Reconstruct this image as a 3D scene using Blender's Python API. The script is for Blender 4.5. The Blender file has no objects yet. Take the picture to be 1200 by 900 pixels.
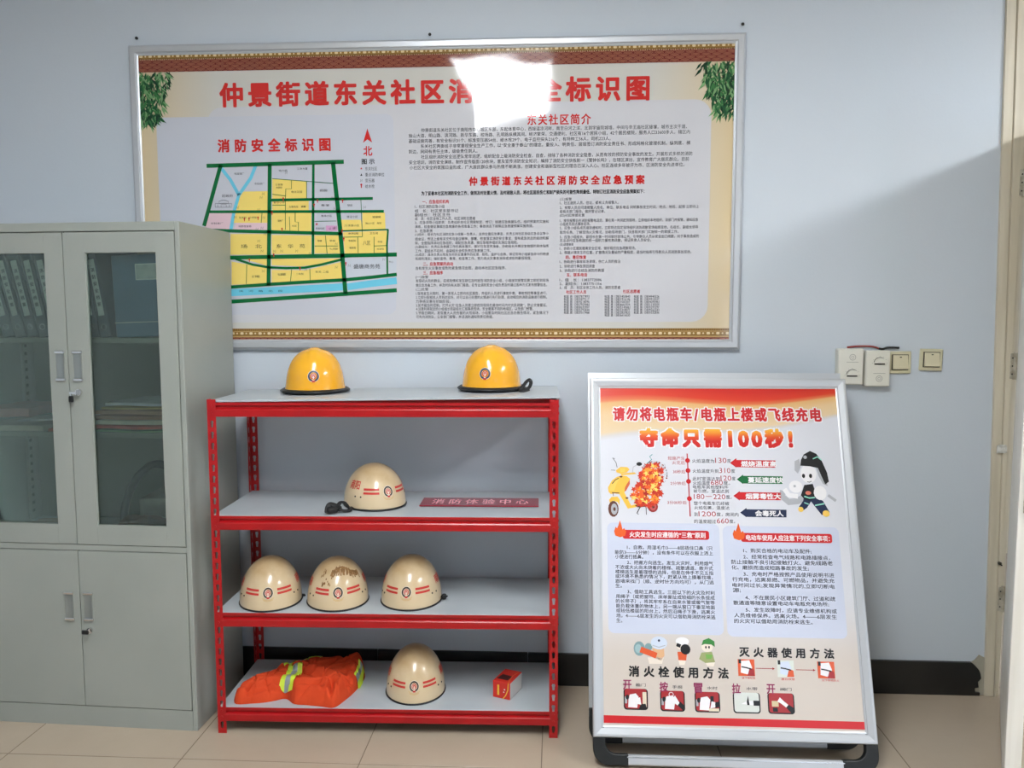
import bpy, math, random
from mathutils import Vector, Matrix
PI = math.pi
SC = bpy.context.scene
COL = SC.collection
random.seed(7)

# ------------------------------------------------------------------ camera
CAM = dict(f=938.058, c=(1.26724, -3.09015, 1.47672), yaw=.0561375, pitch=.0873435, roll=-.00192)
def cam_axes():
    y, p, r = CAM['yaw'], CAM['pitch'], CAM['roll']
    F = Vector((-math.sin(y)*math.cos(p), math.cos(y)*math.cos(p), -math.sin(p)))
    R = Vector((math.cos(y), math.sin(y), 0)); U = R.cross(F)
    return F, R*math.cos(r)+U*math.sin(r), U*math.cos(r)-R*math.sin(r)
CF, CR, CU = cam_axes()
CC = Vector(CAM['c'])
cd = bpy.data.cameras.new('camera'); co = bpy.data.objects.new('camera', cd); COL.objects.link(co)
cd.sensor_width = 36; cd.lens = CAM['f']*36/1200; cd.clip_start = .05; cd.clip_end = 60
co.matrix_world = Matrix(((CR.x, CU.x, -CF.x, CC.x), (CR.y, CU.y, -CF.y, CC.y), (CR.z, CU.z, -CF.z, CC.z), (0, 0, 0, 1)))
SC.camera = co

# ------------------------------------------------------------------ world, exposure
w = bpy.data.worlds.new('world'); SC.world = w; w.use_nodes = True
w.node_tree.nodes['Background'].inputs[0].default_value = (.62, .74, 1, 1)
w.node_tree.nodes['Background'].inputs[1].default_value = 1.0
SC.view_settings.view_transform = 'Standard'; SC.view_settings.look = 'None'
SC.view_settings.exposure = 0.30; SC.view_settings.gamma = 1
SC.view_settings.use_curve_mapping = False
PANEL_L, PANEL_R = 30.0, 34.0     # radiance of the ceiling panels
WINDOW_W = 14.0                   # daylight through the window behind the camera
ROOM = dict(x0=-1.6, x1=5.6, y0=-6.2, h=3.0)
ld = bpy.data.lights.new('window_daylight', 'AREA'); ld.shape = 'RECTANGLE'; ld.size = 1.8; ld.size_y = 1.3
ld.energy = WINDOW_W; ld.color = (.86, .93, 1)
lo = bpy.data.objects.new('window_daylight', ld); COL.objects.link(lo)
lo.location = (4.0, ROOM['y0']-.12, 1.6); lo.rotation_euler = (PI/2, 0, 0)
lo.rotation_euler = (-PI/2, 0, PI); 

# ------------------------------------------------------------------ helpers
def lin(c):
    return tuple(((v/255)/12.92 if v/255 <= .04045 else ((v/255+.055)/1.055)**2.4) for v in c)
def new_mat(name):
    m = bpy.data.materials.new(name); m.use_nodes = True
    return m, m.node_tree, m.node_tree.nodes['Principled BSDF']
def N(nt, t, **k):
    n = nt.nodes.new(t)
    for a, b in k.items():
        if a.startswith('i_'):
            n.inputs[a[2:].replace('_', ' ')].default_value = b
        else: setattr(n, a, b)
    return n
MATS = {}
def pm(name, rgb, rough=.5, metal=0, spec=.5, rgb2=None, nscale=8, namt=.5, bump=0, bscale=60, coat=0, emit=0, stretch=None):
    """plain procedural material: colour with optional noise mix and noise bump"""
    if name in MATS: return MATS[name]
    m, nt, b = new_mat(name); c = lin(rgb)
    b.inputs['Base Color'].default_value = (*c, 1); b.inputs['Roughness'].default_value = rough
    b.inputs['Metallic'].default_value = metal; b.inputs['Specular IOR Level'].default_value = spec
    b.inputs['Coat Weight'].default_value = coat; b.inputs['Coat Roughness'].default_value = .08
    tc = N(nt, 'ShaderNodeTexCoord'); src = tc.outputs['Object']
    if stretch:
        mp = N(nt, 'ShaderNodeMapping'); mp.inputs['Scale'].default_value = stretch
        nt.links.new(src, mp.inputs[0]); src = mp.outputs[0]
    if rgb2:
        n = N(nt, 'ShaderNodeTexNoise'); n.inputs['Scale'].default_value = nscale; n.inputs['Detail'].default_value = 5
        nt.links.new(src, n.inputs['Vector'])
        r = N(nt, 'ShaderNodeMapRange'); r.inputs[1].default_value = .5-.25*namt; r.inputs[2].default_value = .5+.25*namt+.001
        nt.links.new(n.outputs[0], r.inputs[0])
        mx = N(nt, 'ShaderNodeMix', data_type='RGBA'); mx.inputs[6].default_value = (*c, 1); mx.inputs[7].default_value = (*lin(rgb2), 1)
        nt.links.new(r.outputs[0], mx.inputs[0]); nt.links.new(mx.outputs[2], b.inputs['Base Color'])
    if bump:
        n = N(nt, 'ShaderNodeTexNoise'); n.inputs['Scale'].default_value = bscale; n.inputs['Detail'].default_value = 4
        nt.links.new(src, n.inputs['Vector'])
        bp = N(nt, 'ShaderNodeBump'); bp.inputs['Strength'].default_value = 1; bp.inputs['Distance'].default_value = bump
        nt.links.new(n.outputs[0], bp.inputs['Height']); nt.links.new(bp.outputs[0], b.inputs['Normal'])
    if emit:
        b.inputs['Emission Color'].default_value = (*c, 1); b.inputs['Emission Strength'].default_value = emit
    MATS[name] = m; return m

class MB:
    """collects geometry, then links it as ONE mesh object"""
    def __init__(s): s.v = []; s.f = []; s.mi = []; s.mats = []
    def m(s, mat):
        if mat not in s.mats: s.mats.append(mat)
        return s.mats.index(mat)
    def add(s, v, f, mat):
        k = len(s.v); i = s.m(mat); s.v += [tuple(p) for p in v]
        for q in f: s.f.append(tuple(a+k for a in q)); s.mi.append(i)
    def box(s, x0, x1, y0, y1, z0, z1, mat, bev=0):
        if bev <= 0:
            v = [(x, y, z) for z in (z0, z1) for y in (y0, y1) for x in (x0, x1)]
            s.add(v, [(0, 2, 3, 1), (4, 5, 7, 6), (0, 1, 5, 4), (1, 3, 7, 5), (3, 2, 6, 7), (2, 0, 4, 6)], mat); return
        b = bev; v = []; 
        for sx, X in ((1, x0), (-1, x1)):
            for sy, Y in ((1, y0), (-1, y1)):
                for sz, Z in ((1, z0), (-1, z1)):
                    v += [(X, Y+sy*b, Z+sz*b), (X+sx*b, Y, Z+sz*b), (X+sx*b, Y+sy*b, Z)]
        # corner index: c = ix*4+iy*2+iz ; verts 3c..3c+2 (x-face, y-face, z-face)
        C = lambda ix, iy, iz, k: 3*(ix*4+iy*2+iz)+k
        f = []
        for ix in (0, 1): q = [C(ix, 0, 0, 0), C(ix, 1, 0, 0), C(ix, 1, 1, 0), C(ix, 0, 1, 0)]; f.append(tuple(q[::-1] if ix == 0 else q))
        for iy in (0, 1): q = [C(0, iy, 0, 1), C(0, iy, 1, 1), C(1, iy, 1, 1), C(1, iy, 0, 1)]; f.append(tuple(q[::-1] if iy == 0 else q))
        for iz in (0, 1): q = [C(0, 0, iz, 2), C(1, 0, iz, 2), C(1, 1, iz, 2), C(0, 1, iz, 2)]; f.append(tuple(q[::-1] if iz == 0 else q))
        for a in (0, 1):
            for c in (0, 1):
                f.append((C(a, c, 0, 0), C(a, c, 1, 0), C(a, c, 1, 1), C(a, c, 0, 1)))
                f.append((C(a, 0, c, 0), C(a, 1, c, 0), C(a, 1, c, 2), C(a, 0, c, 2)))
                f.append((C(0, a, c, 1), C(1, a, c, 1), C(1, a, c, 2), C(0, a, c, 2)))
        for a in (0, 1):
            for c in (0, 1):
                for d in (0, 1): f.append((C(a, c, d, 0), C(a, c, d, 1), C(a, c, d, 2)))
        s.add(v, f, mat)
    def cyl(s, p0, p1, r, mat, n=12, r1=None, caps=True):
        p0 = Vector(p0); p1 = Vector(p1); r1 = r if r1 is None else r1
        d = (p1-p0).normalized(); a = d.orthogonal().normalized(); b = d.cross(a)
        v = [p0+(a*math.cos(t)+b*math.sin(t))*r for t in [2*PI*i/n for i in range(n)]]
        v += [p1+(a*math.cos(t)+b*math.sin(t))*r1 for t in [2*PI*i/n for i in range(n)]]
        f = [(i, (i+1) % n, n+(i+1) % n, n+i) for i in range(n)]
        if caps: f += [tuple(range(n))[::-1], tuple(range(n, 2*n))]
        s.add(v, f, mat)
    def tube(s, pts, r, mat, n=8, flat=1.0, up=(0, 0, 1), sub=6, closed=False):
        P = [Vector(p) for p in pts]; Q = []
        L = len(P); rng = range(L if closed else L-1)
        for i in rng:
            g = (lambda k: P[k % L]) if closed else (lambda k: P[max(0, min(L-1, k))])
            a, b, c, d = g(i-1), g(i), g(i+1), g(i+2)
            for k in range(sub):
                t = k/sub
                Q.append(.5*((2*b)+(c-a)*t+(2*a-5*b+4*c-d)*t*t+(-a+3*b-3*c+d)*t**3))
        if not closed: Q.append(P[-1])
        v = []; M = len(Q)
        for i, q in enumerate(Q):
            t = (Q[(i+1) % M if closed else min(M-1, i+1)]-Q[(i-1) % M if closed else max(0, i-1)]).normalized()
            u = Vector(up); sd = t.cross(u)
            if sd.length < 1e-4: sd = t.orthogonal()
            sd.normalize(); u = sd.cross(t)
            v += [q+sd*math.cos(2*PI*k/n)*r+u*math.sin(2*PI*k/n)*r*flat for k in range(n)]
        f = []
        for i in range(M if closed else M-1):
            for k in range(n): j = (i+1) % M; f.append((i*n+k, i*n+(k+1) % n, j*n+(k+1) % n, j*n+k))
        if not closed: f += [tuple(range(n))[::-1], tuple(range((M-1)*n, M*n))]
        s.add(v, f, mat)
    def prism(s, poly, axis, lo, hi, mat):
        """poly of 2D points extruded along axis ('x','y','z')"""
        n = len(poly)
        def P(q, h): return {'x': (h, q[0], q[1]), 'y': (q[0], h, q[1]), 'z': (q[0], q[1], h)}[axis]
        v = [P(q, lo) for q in poly]+[P(q, hi) for q in poly]
        s.add(v, [tuple(range(n)), tuple(range(n, 2*n))[::-1]]+[(i, n+i, n+(i+1) % n, (i+1) % n) for i in range(n)], mat)
    def build(s, name, parent=None, smooth=False, loc=None, rot=None, bevel=0):
        me = bpy.data.meshes.new(name); me.from_pydata(s.v, [], s.f)
        for m in s.mats: me.materials.append(m)
        for i, p in enumerate(me.polygons): p.material_index = s.mi[i]; p.use_smooth = smooth
        if not me.polygons: print('EMPTY', name)
        import bmesh
        bm = bmesh.new(); bm.from_mesh(me)
        if s.fixn: bmesh.ops.recalc_face_normals(bm, faces=bm.faces)
        bm.to_mesh(me); bm.free()
        o = bpy.data.objects.new(name, me); COL.objects.link(o)
        if parent: o.parent = parent
        if loc: o.location = loc
        if rot: o.rotation_euler = rot
        if bevel:
            b = o.modifiers.new('bevel', 'BEVEL'); b.width = bevel; b.segments = 2; b.limit_method = 'ANGLE'
        if smooth == 'auto':
            pass
        return o
    fixn = True
def tag(o, label=None, cat=None, group=None, kind=None):
    if label: o['label'] = label
    if cat: o['category'] = cat
    if group: o['group'] = group
    if kind: o['kind'] = kind
    return o
def empty(name, loc=(0, 0, 0), rz=0, label=None, cat=None, group=None):
    o = bpy.data.objects.new(name, None); COL.objects.link(o); o.empty_display_size = .1
    o.location = loc; o.rotation_euler = (0, 0, rz)
    return tag(o, label, cat, group)
def struct(o): o['kind'] = 'structure'; return o
def copy_tree(o, parent=None):
    c = o.copy(); COL.objects.link(c)
    if parent: c.parent = parent
    for ch in list(o.children): copy_tree(ch, c)
    return c
def ray(px, py): return CF+CR*((px-600)/CAM['f'])-CU*((py-450)/CAM['f'])
class Plane:
    """a printed plane: photo measurements -> metres on that plane (x right, z up)"""
    def __init__(s, O, u, v): s.O = Vector(O); s.u = Vector(u); s.v = Vector(v); s.n = s.u.cross(s.v)
    def __call__(s, px, py):
        d = ray(px, py); t = (s.O-CC).dot(s.n)/d.dot(s.n); P = CC+d*t-s.O
        return (P.dot(s.u), P.dot(s.v))

TXT = {}
def glyphs(t, bold):
    k = (t, bold)
    if k not in TXT:
        c = bpy.data.curves.new('t', 'FONT'); c.body = t; c.offset = bold; c.resolution_u = 2
        o = bpy.data.objects.new('t', c); me = o.to_mesh()
        V = [(v.co.x, v.co.y) for v in me.vertices]; F = [tuple(p.vertices) for p in me.polygons]
        o.to_mesh_clear(); bpy.data.objects.remove(o); bpy.data.curves.remove(c)
        TXT[k] = (V, F)
    return TXT[k]
class Print(MB):
    """flat printing on a plane: local x right, z up, facing -y"""
    fixn = False
    def __init__(s, y=0.0, warp=None): super().__init__(); s.y = y; s.warp = warp
    def P(s, x, z, layer):
        return s.warp(x, z, layer) if s.warp else (x, s.y-layer*.0003, z)
    def poly(s, pts, mat, layer=1):
        s.add([s.P(x, z, layer) for x, z in pts], [tuple(range(len(pts)))], mat)
    def rect(s, x0, x1, z0, z1, mat, layer=1): s.poly([(x0, z0), (x1, z0), (x1, z1), (x0, z1)], mat, layer)
    def rrect(s, x0, x1, z0, z1, r, mat, layer=1, n=5):
        p = []
        for cx, cz, a in ((x1-r, z0+r, -PI/2), (x1-r, z1-r, 0), (x0+r, z1-r, PI/2), (x0+r, z0+r, PI)):
            p += [(cx+r*math.cos(a+PI/2*i/n), cz+r*math.sin(a+PI/2*i/n)) for i in range(n+1)]
        s.poly(p, mat, layer)
    def disc(s, x, z, r, mat, layer=1, n=14, rz=None, a0=0):
        rz = r if rz is None else rz
        s.poly([(x+r*math.cos(a0+2*PI*i/n), z+rz*math.sin(a0+2*PI*i/n)) for i in range(n)], mat, layer)
    def ring(s, x, z, r0, r1, mat, layer=1, a0=0, a1=2*PI, n=20, k=1):
        v = []; 
        for i in range(n+1):
            a = a0+(a1-a0)*i/n
            v += [s.P(x+r0*math.cos(a), z+r0*math.sin(a)*k, layer), s.P(x+r1*math.cos(a), z+r1*math.sin(a)*k, layer)]
        s.add(v, [(2*i, 2*i+1, 2*i+3, 2*i+2) for i in range(n)], mat)
    def stroke(s, pts, wd, mat, layer=1):
        L = len(pts); v = []
        for i in range(L):
            a = pts[max(0, i-1)]; b = pts[min(L-1, i+1)]
            dx, dz = b[0]-a[0], b[1]-a[1]; l = math.hypot(dx, dz) or 1; nx, nz = -dz/l*wd/2, dx/l*wd/2
            x, z = pts[i]; v += [s.P(x-nx, z-nz, layer), s.P(x+nx, z+nz, layer)]
        s.add(v, [(2*i, 2*i+2, 2*i+3, 2*i+1) for i in range(L-1)], mat)
    def text(s, t, x0, x1, zc, h, mat, bold=.0, layer=2):
        V, F = glyphs(t, 0)
        if not V: return
        ax = min(v[0] for v in V); bx = max(v[0] for v in V); az = min(v[1] for v in V); bz = max(v[1] for v in V)
        sx = (x1-x0)/(bx-ax); sz = h/(bz-az)
        cps = [(0, 0)] if bold < .006 else [(-1, -1), (1, -1), (1, 1), (-1, 1)] if bold < .03 else [(-1, -1), (1, -1), (1, 1), (-1, 1), (0, 0), (0, 1.2), (0, -1.2), (1.2, 0), (-1.2, 0)]
        for k, (ex, ez) in enumerate(cps):     # heavier strokes: the same glyph struck again a hair aside
            s.add([s.P(x0+(v[0]-ax)*sx+ex*bold*h, zc-h/2+(v[1]-az)*sz+ez*bold*h, layer+k*.12) for v in V], F, mat)
    def spaced(s, t, x0, x1, zc, h, mat, bold, layer, r):
        """letterspaced heading: every character keeps its own cell"""
        wt = [1 if ord(c) > 255 else .62 if c in '0123456789' else .5 for c in t]
        pitch = (x1-x0)/(sum(wt)-wt[0]/2-wt[-1]/2+r*.46*(wt[0]+wt[-1])); x = x0+r*.46*pitch*wt[0]-pitch*wt[0]/2
        for c, w_ in zip(t, wt):
            V, F = glyphs(c, 0); cx = x+pitch*w_/2; x += pitch*w_
            if not V: continue
            m_ = .5 if w_ == 1 else (min(v[0] for v in V)+max(v[0] for v in V))/2
            sx = pitch*r*(1 if w_ == 1 else 1.12 if w_ > .6 else 1); sz = h/.92*(1 if w_ == 1 else 1.12)
            cps = [(-1, -1), (1, -1), (1, 1), (-1, 1)] if bold < .03 else [(-1, -1), (1, -1), (1, 1), (-1, 1), (0, 0), (0, 1.2), (0, -1.2), (1.2, 0), (-1.2, 0)]
            for k, (ex, ez) in enumerate(cps):
                s.add([s.P(cx+(v[0]-m_)*sx+ex*bold*h, zc+(v[1]-.38)*sz+ez*bold*h, layer+k*.12) for v in V], F, mat)
    def tl(s, M, t, px0, px1, py, hp, mat, bold=0, layer=2, py1=None, sp_=0):
        """line of text between two measured points; hp = height in photo pixels"""
        a = M(px0, py); b = M(px1, py if py1 is None else py1)
        z = a[1] if py1 is None else (a[1]+b[1])/2
        k = abs(M(px0, py-5)[1]-M(px0, py+5)[1])/10
        if sp_: s.spaced(t, a[0], b[0], z, hp*k, mat, bold, layer, sp_)
        else: s.text(t, a[0], b[0], z, hp*k, mat, bold, layer)
# ------------------------------------------------------------------ the room
def wall_paint(name, c1, c2, dirt=0):
    m, nt, b = new_mat(name); tc = N(nt, 'ShaderNodeTexCoord')
    n = N(nt, 'ShaderNodeTexNoise'); n.inputs['Scale'].default_value = 1.3; n.inputs['Detail'].default_value = 6
    nt.links.new(tc.outputs['Object'], n.inputs['Vector'])
    mx = N(nt, 'ShaderNodeMix', data_type='RGBA'); mx.inputs[6].default_value = (*lin(c1), 1); mx.inputs[7].default_value = (*lin(c2), 1)
    nt.links.new(n.outputs[0], mx.inputs[0]); nt.links.new(mx.outputs[2], b.inputs['Base Color'])
    b.inputs['Roughness'].default_value = .55; b.inputs['Specular IOR Level'].default_value = .3
    n2 = N(nt, 'ShaderNodeTexNoise'); n2.inputs['Scale'].default_value = 90; n2.inputs['Detail'].default_value = 3
    nt.links.new(tc.outputs['Object'], n2.inputs['Vector'])
    bp = N(nt, 'ShaderNodeBump'); bp.inputs['Distance'].default_value = .0006; bp.inputs['Strength'].default_value = .5
    nt.links.new(n2.outputs[0], bp.inputs['Height']); nt.links.new(bp.outputs[0], b.inputs['Normal'])
    return m
M_WALL = wall_paint('wall_paint', (196, 205, 214), (204, 211, 219))
M_CEIL = pm('ceiling_paint', (236, 236, 232), .8)
M_TRIM = pm('cream_trim_paint', (214, 205, 184), .45, rgb2=(200, 190, 168), nscale=3, stretch=(8, 8, .6))
M_DOOR = pm('pale_door_paint', (242, 240, 233), .4, rgb2=(232, 229, 220), nscale=3, stretch=(10, 10, .5))
M_BASE = pm('black_skirting_tile', (22, 22, 22), .35, rgb2=(34, 33, 32), nscale=5)
M_MORTAR = pm('pale_mortar', (170, 165, 150), .9, bump=.002, bscale=80)
x0, x1, y0, H = ROOM['x0'], ROOM['x1'], ROOM['y0'], ROOM['h']
DX0, DX1, DH = 2.955, 4.55, 2.17      # doorway in the back wall
b = MB(); b.box(x0, DX0, 0, .12, 0, H, M_WALL); b.box(DX1, x1, 0, .12, 0, H, M_WALL); b.box(DX0, DX1, 0, .12, 2.62, H, M_WALL)
struct(b.build('wall_back'))
b = MB(); b.box(x0-.12, x0, y0, .12, 0, H, M_WALL); struct(b.build('wall_left'))
b = MB(); b.box(x1, x1+.12, y0, .12, 0, H, M_WALL); struct(b.build('wall_right'))
b = MB(); WX0, WX1, WZ0, WZ1 = 3.1, 4.9, .95, 2.25
b.box(x0, WX0, y0-.12, y0, 0, H, M_WALL); b.box(WX1, x1, y0-.12, y0, 0, H, M_WALL)
b.box(WX0, WX1, y0-.12, y0, 0, WZ0, M_WALL); b.box(WX0, WX1, y0-.12, y0, WZ1, H, M_WALL)
struct(b.build('wall_front'))
M_FRAME = pm('white_window_frame', (225, 225, 225), .4)
wn = struct(empty('window_1', (0, 0, 0)))
b = MB()
for xa, xb in ((WX0, WX0+.05), (WX1-.05, WX1), (3.975, 4.025)): b.box(xa, xb, y0-.09, y0-.03, WZ0, WZ1, M_FRAME)
for za, zb in ((WZ0, WZ0+.05), (WZ1-.05, WZ1)): b.box(WX0+.05, WX1-.05, y0-.09, y0-.03, za, zb, M_FRAME)
b.build('window_frame', wn)
b = MB(); b.box(x0-.12, x1+.12, y0-.12, .12, H, H+.1, M_CEIL); struct(b.build('ceiling'))

# floor of 60 cm tiles
def tile_mat():
    m, nt, b = new_mat('beige_floor_tile'); tc = N(nt, 'ShaderNodeTexCoord'); oi = N(nt, 'ShaderNodeObjectInfo')
    add = N(nt, 'ShaderNodeVectorMath', operation='ADD'); nt.links.new(tc.outputs['Object'], add.inputs[0])
    sc = N(nt, 'ShaderNodeVectorMath', operation='SCALE'); sc.inputs[3].default_value = 37
    cmb = N(nt, 'ShaderNodeCombineXYZ'); nt.links.new(oi.outputs['Random'], cmb.inputs[0]); nt.links.new(oi.outputs['Random'], cmb.inputs[1])
    nt.links.new(cmb.outputs[0], sc.inputs[0]); nt.links.new(sc.outputs[0], add.inputs[1])
    n = N(nt, 'ShaderNodeTexNoise'); n.inputs['Scale'].default_value = 5; n.inputs['Detail'].default_value = 8; n.inputs['Roughness'].default_value = .65
    nt.links.new(add.outputs[0], n.inputs['Vector'])
    mx = N(nt, 'ShaderNodeMix', data_type='RGBA'); mx.inputs[6].default_value = (*lin((172, 156, 136)), 1); mx.inputs[7].default_value = (*lin((188, 172, 152)), 1)
    nt.links.new(n.outputs[0], mx.inputs[0]); nt.links.new(mx.outputs[2], b.inputs['Base Color'])
    b.inputs['Roughness'].default_value = .28; b.inputs['Specular IOR Level'].default_value = .4
    return m
M_TILE = tile_mat()
M_GROUT = pm('dark_grout', (128, 114, 98), .9)
b = MB(); b.box(x0-.12, x1+.12, y0-.12, 1.9, -.06, -.0015, M_GROUT)
fl = struct(b.build('floor'))
b = MB(); b.box(0, .597, 0, .597, -.0014, 0, M_TILE, bev=.0007)
t0 = b.build('tile', fl); first = True
for i in range(-3, 10):
    for j in range(-11, 4):
        X, Y = .02+.6003*i, -.6035+.6003*j+.6003
        if first: o = t0; first = False
        else: o = t0.copy(); COL.objects.link(o)
        o.location = (X+.0015, Y+.0015, 0)
# black skirting tiles along the back wall, the last one broken at its right end
bb = struct(empty('baseboard_back', (0, 0, 0)))
xs = [-1.6, -1.25, -.65, -.05, .55, 1.155, 1.755, 2.355]
for a, c in zip(xs[:-1], xs[1:]):
    b = MB(); b.box(a+.001, c-.001, -.012, 0, 0, .132, M_BASE, bev=.0015); b.build('skirting_tile', bb)
b = MB()
edge = [(2.356, 0), (2.905, 0), (2.906, .012), (2.888, .014), (2.886, .03), (2.9, .034), (2.896, .055), (2.908, .07), (2.904, .09), (2.898, .104), (2.88, .124), (2.87, .132), (2.356, .132)]
b.prism(edge, 'y', -.012, 0, M_BASE); b.build('skirting_tile', bb)
b = MB(); b.prism([(2.862, .003), (2.925, .003), (2.921, .15), (2.9, .16), (2.885, .14), (2.87, .13)], 'y', -.004, 0, M_MORTAR); b.build('mortar', bb)

# doorway: architrave (its wall edge leans a little), jamb, transom panel, hinged leaf standing open
tr = struct(empty('trim_1', (0, 0, 0)))
def tilt_x(z): return 2.924-.0177*z
b = MB(); v = []
for z in (0, 2.98):
    xa = tilt_x(z); xm = xa+.034; xb = 2.957
    v += [(xa, 0, z), (xa, -.012, z), (xm-.003, -.014, z), (xm, -.009, z), (xm+.003, -.018, z), (xb, -.02, z), (xb, .0, z)]
b.add(v, [(i, (i+1) % 7, 7+(i+1) % 7, 7+i) for i in range(7)]+[tuple(range(7))[::-1], tuple(range(7, 14))], M_TRIM)
b.build('architrave', tr)
b = MB(); b.box(2.957, 2.975, -.012, .12, 0, 2.62, M_TRIM); b.box(DX1-.018, DX1, -.012, .12, 0, 2.62, M_TRIM); b.build('door_jamb', tr)
b = MB(); b.box(2.975, DX1-.018, -.014, .10, 2.14, 2.22, M_TRIM, bev=.003); b.build('door_head', tr)
b = MB(); b.box(2.975, DX1-.018, .02, .05, 2.25, 2.62, M_DOOR); b.box(2.975, DX1-.018, .012, .06, 2.22, 2.25, M_TRIM); b.build('transom_panel', tr)
M_STEEL = pm('worn_hinge_steel', (196, 190, 174), .45, metal=.25, rgb2=(160, 152, 134), nscale=40)
M_HOLE = pm('black_screw', (20, 20, 20), .6)
for z0 in (1.90, 1.23, .34):
    b = MB(); b.cyl((2.968, -.02, z0), (2.968, -.02, z0+.1), .007, M_STEEL); b.box(2.95, 2.968, -.0215, -.0195, z0+.003, z0+.097, M_STEEL)
    for k in (.02, .05, .08): b.cyl((2.9575, -.0215, z0+k), (2.9575, -.0225, z0+k), .0028, M_HOLE, 8)
    b.build('hinge', tr)
M_STK = pm('torn_white_sticker', (225, 224, 218), .6, rgb2=(190, 188, 180), nscale=60)
b = MB(); b.prism([(2.917, .952), (2.953, .953), (2.954, .972), (2.95, .984), (2.93, .985), (2.918, .981)], 'y', -.0225, -.0195, M_STK); b.build('sticker', tr)
b = MB(); b.cyl((2.948, -.019, .53), (2.948, -.028, .53), .006, M_HOLE, 8); b.cyl((2.956, -.019, .522), (2.956, -.024, .522), .003, M_HOLE, 8); b.build('latch_stub', tr)
ang = math.radians(-117.6)   # leaf swings into the room
dr = struct(empty('door_1', (2.975, -.022, 0), ang))
b = MB(); b.box(0.0, .80, .0, .042, .008, 2.13, M_DOOR, bev=.002); b.build('door_leaf', dr)
b = MB(); b.box(.7995, .8035, .012, .030, .9, 1.12, M_STEEL, bev=.001); b.build('lock_plate', dr)
b = MB()
for s in (1,):
    yb = .042
    b.cyl((.74, yb, 1.0), (.74, yb+s*.012, 1.0), .024, M_STEEL, 16); b.cyl((.74, yb+s*.012, 1.0), (.74, yb+s*.045, 1.0), .009, M_STEEL)
    b.cyl((.745, yb+s*.045, 1.0), (.63, yb+s*.045, 1.0), .009, M_STEEL)
b.build('door_handle', dr)
# corridor beyond the doorway
b = MB(); b.box(2.0, x1+.1, 1.9, 2.0, 0, H, M_TRIM); struct(b.build('wall_corridor'))
b = MB(); b.box(2.0, x1+.1, .12, 2.0, H, H+.1, M_CEIL); struct(b.build('ceiling_corridor'))

# little nail holes and nails on the wall
for px, py, lab in ((161, 45.3, "small dark nail in the wall above the notice board's left corner"), (504, 41, 'small dark nail in the wall above the middle of the notice board'), (870, 29, "small dark nail in the wall above the notice board's right corner")):
    pl = Plane((0, 0, 0), (1, 0, 0), (0, 0, 1)); X, Z = pl(px, py)
    b = MB(); b.cyl((X, .0, Z), (X, -.006, Z), .0035, M_HOLE, 8); b.cyl((X, -.006, Z), (X, -.008, Z), .006, M_HOLE, 8)
    tag(b.build('nail'), lab, 'nail', 'nails along the top of the notice board')

# ceiling light panels
M_FIX = pm('white_light_frame', (235, 235, 235), .4)
def panel(x, y, sx, sy, L, label):
    r = empty('ceiling_light', (x, y, H), 0, label, 'light', 'ceiling light panels')
    m = bpy.data.materials.new('panel_glow'); m.use_nodes = True; nt = m.node_tree; nt.nodes.remove(nt.nodes['Principled BSDF'])
    e = N(nt, 'ShaderNodeEmission'); e.inputs[0].default_value = (.93, .97, 1, 1); e.inputs[1].default_value = L
    nt.links.new(e.outputs[0], nt.nodes['Material Output'].inputs[0])
    b = MB()
    for s in (-1, 1):
        b.box(s*sx/2-.015, s*sx/2+.015, -sy/2-.015, sy/2+.015, -.03, 0, M_FIX); b.box(-sx/2+.015, sx/2-.015, s*sy/2-.015, s*sy/2+.015, -.03, 0, M_FIX)
    b.build('frame', r)
    b = MB(); b.box(-sx/2+.016, sx/2-.016, -sy/2+.016, sy/2-.016, -.02, -.008, m); b.build('diffuser', r)
panel(.93, -2.5, .6, 1.6, PANEL_L, 'lit white ceiling panel over the middle of the room')
panel(4.1, -1.9, .6, 1.2, PANEL_R, 'lit white ceiling panel over the doorway side of the room')

# ------------------------------------------------------------------ switches and sockets on the wall
M_PLATE = pm('ivory_plastic', (222, 220, 208), .35)
M_PLATE2 = pm('yellowed_plastic', (208, 202, 170), .35)
M_ROCK = pm('yellowed_rocker', (214, 206, 176), .3)
M_DARKGAP = pm('dark_gap', (60, 56, 44), .7)
M_PRINTG = pm('faint_grey_print', (150, 148, 140), .6)
def thermostat(x, z, w_, h_, knob_z, dots_z, up, label):
    r = empty('dial_control', (x, 0, z), 0, label, 'wall control')
    b = MB(); b.box(0, w_, -.036, 0, 0, h_, M_PLATE, bev=.004); b.build('cover', r)
    b = MB(); kx = w_*.56
    pts = [(kx+.02*math.cos(a), knob_z+.02*math.sin(a)) for a in [PI*i/12 for i in range(13)]]
    b.prism(pts, 'y', -.045, -.036, M_PLATE); b.build('dial', r)
    p = Print(-.0363); p.ring(kx, knob_z, .0202, .0222, M_DARKGAP, 1, .15, PI-.15, 16); p.build('dial_edge', r)
    b = MB(); b.box(kx-.019, kx+.019, -.0372, -.036, knob_z-.006, knob_z-.001, M_DARKGAP); b.build('slot', r)
    p = Print(-.0363)
    for i in range(7):
        a = PI*i/6; p.disc(kx+.026*math.cos(a), knob_z+.026*math.sin(a), .0012, M_PRINTG, 1, 6)
    tag(p.build('scale_marks', r), kind='stuff'); p = Print(-.0363)
    p.ring(kx, dots_z, .010, .0118, M_PRINTG, 1); p.ring(kx, dots_z, .004, .0055, M_PRINTG, 1)
    p.rect(kx-.022, kx+.022, dots_z+up*.019, dots_z+up*.019+.0015, M_PRINTG, 1)
    p.build('emblem', r); return r
thermostat(2.318, 1.210, .094, .135, .036, .103, -1, 'ivory dial control box behind the top corner of the poster stand')
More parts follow.
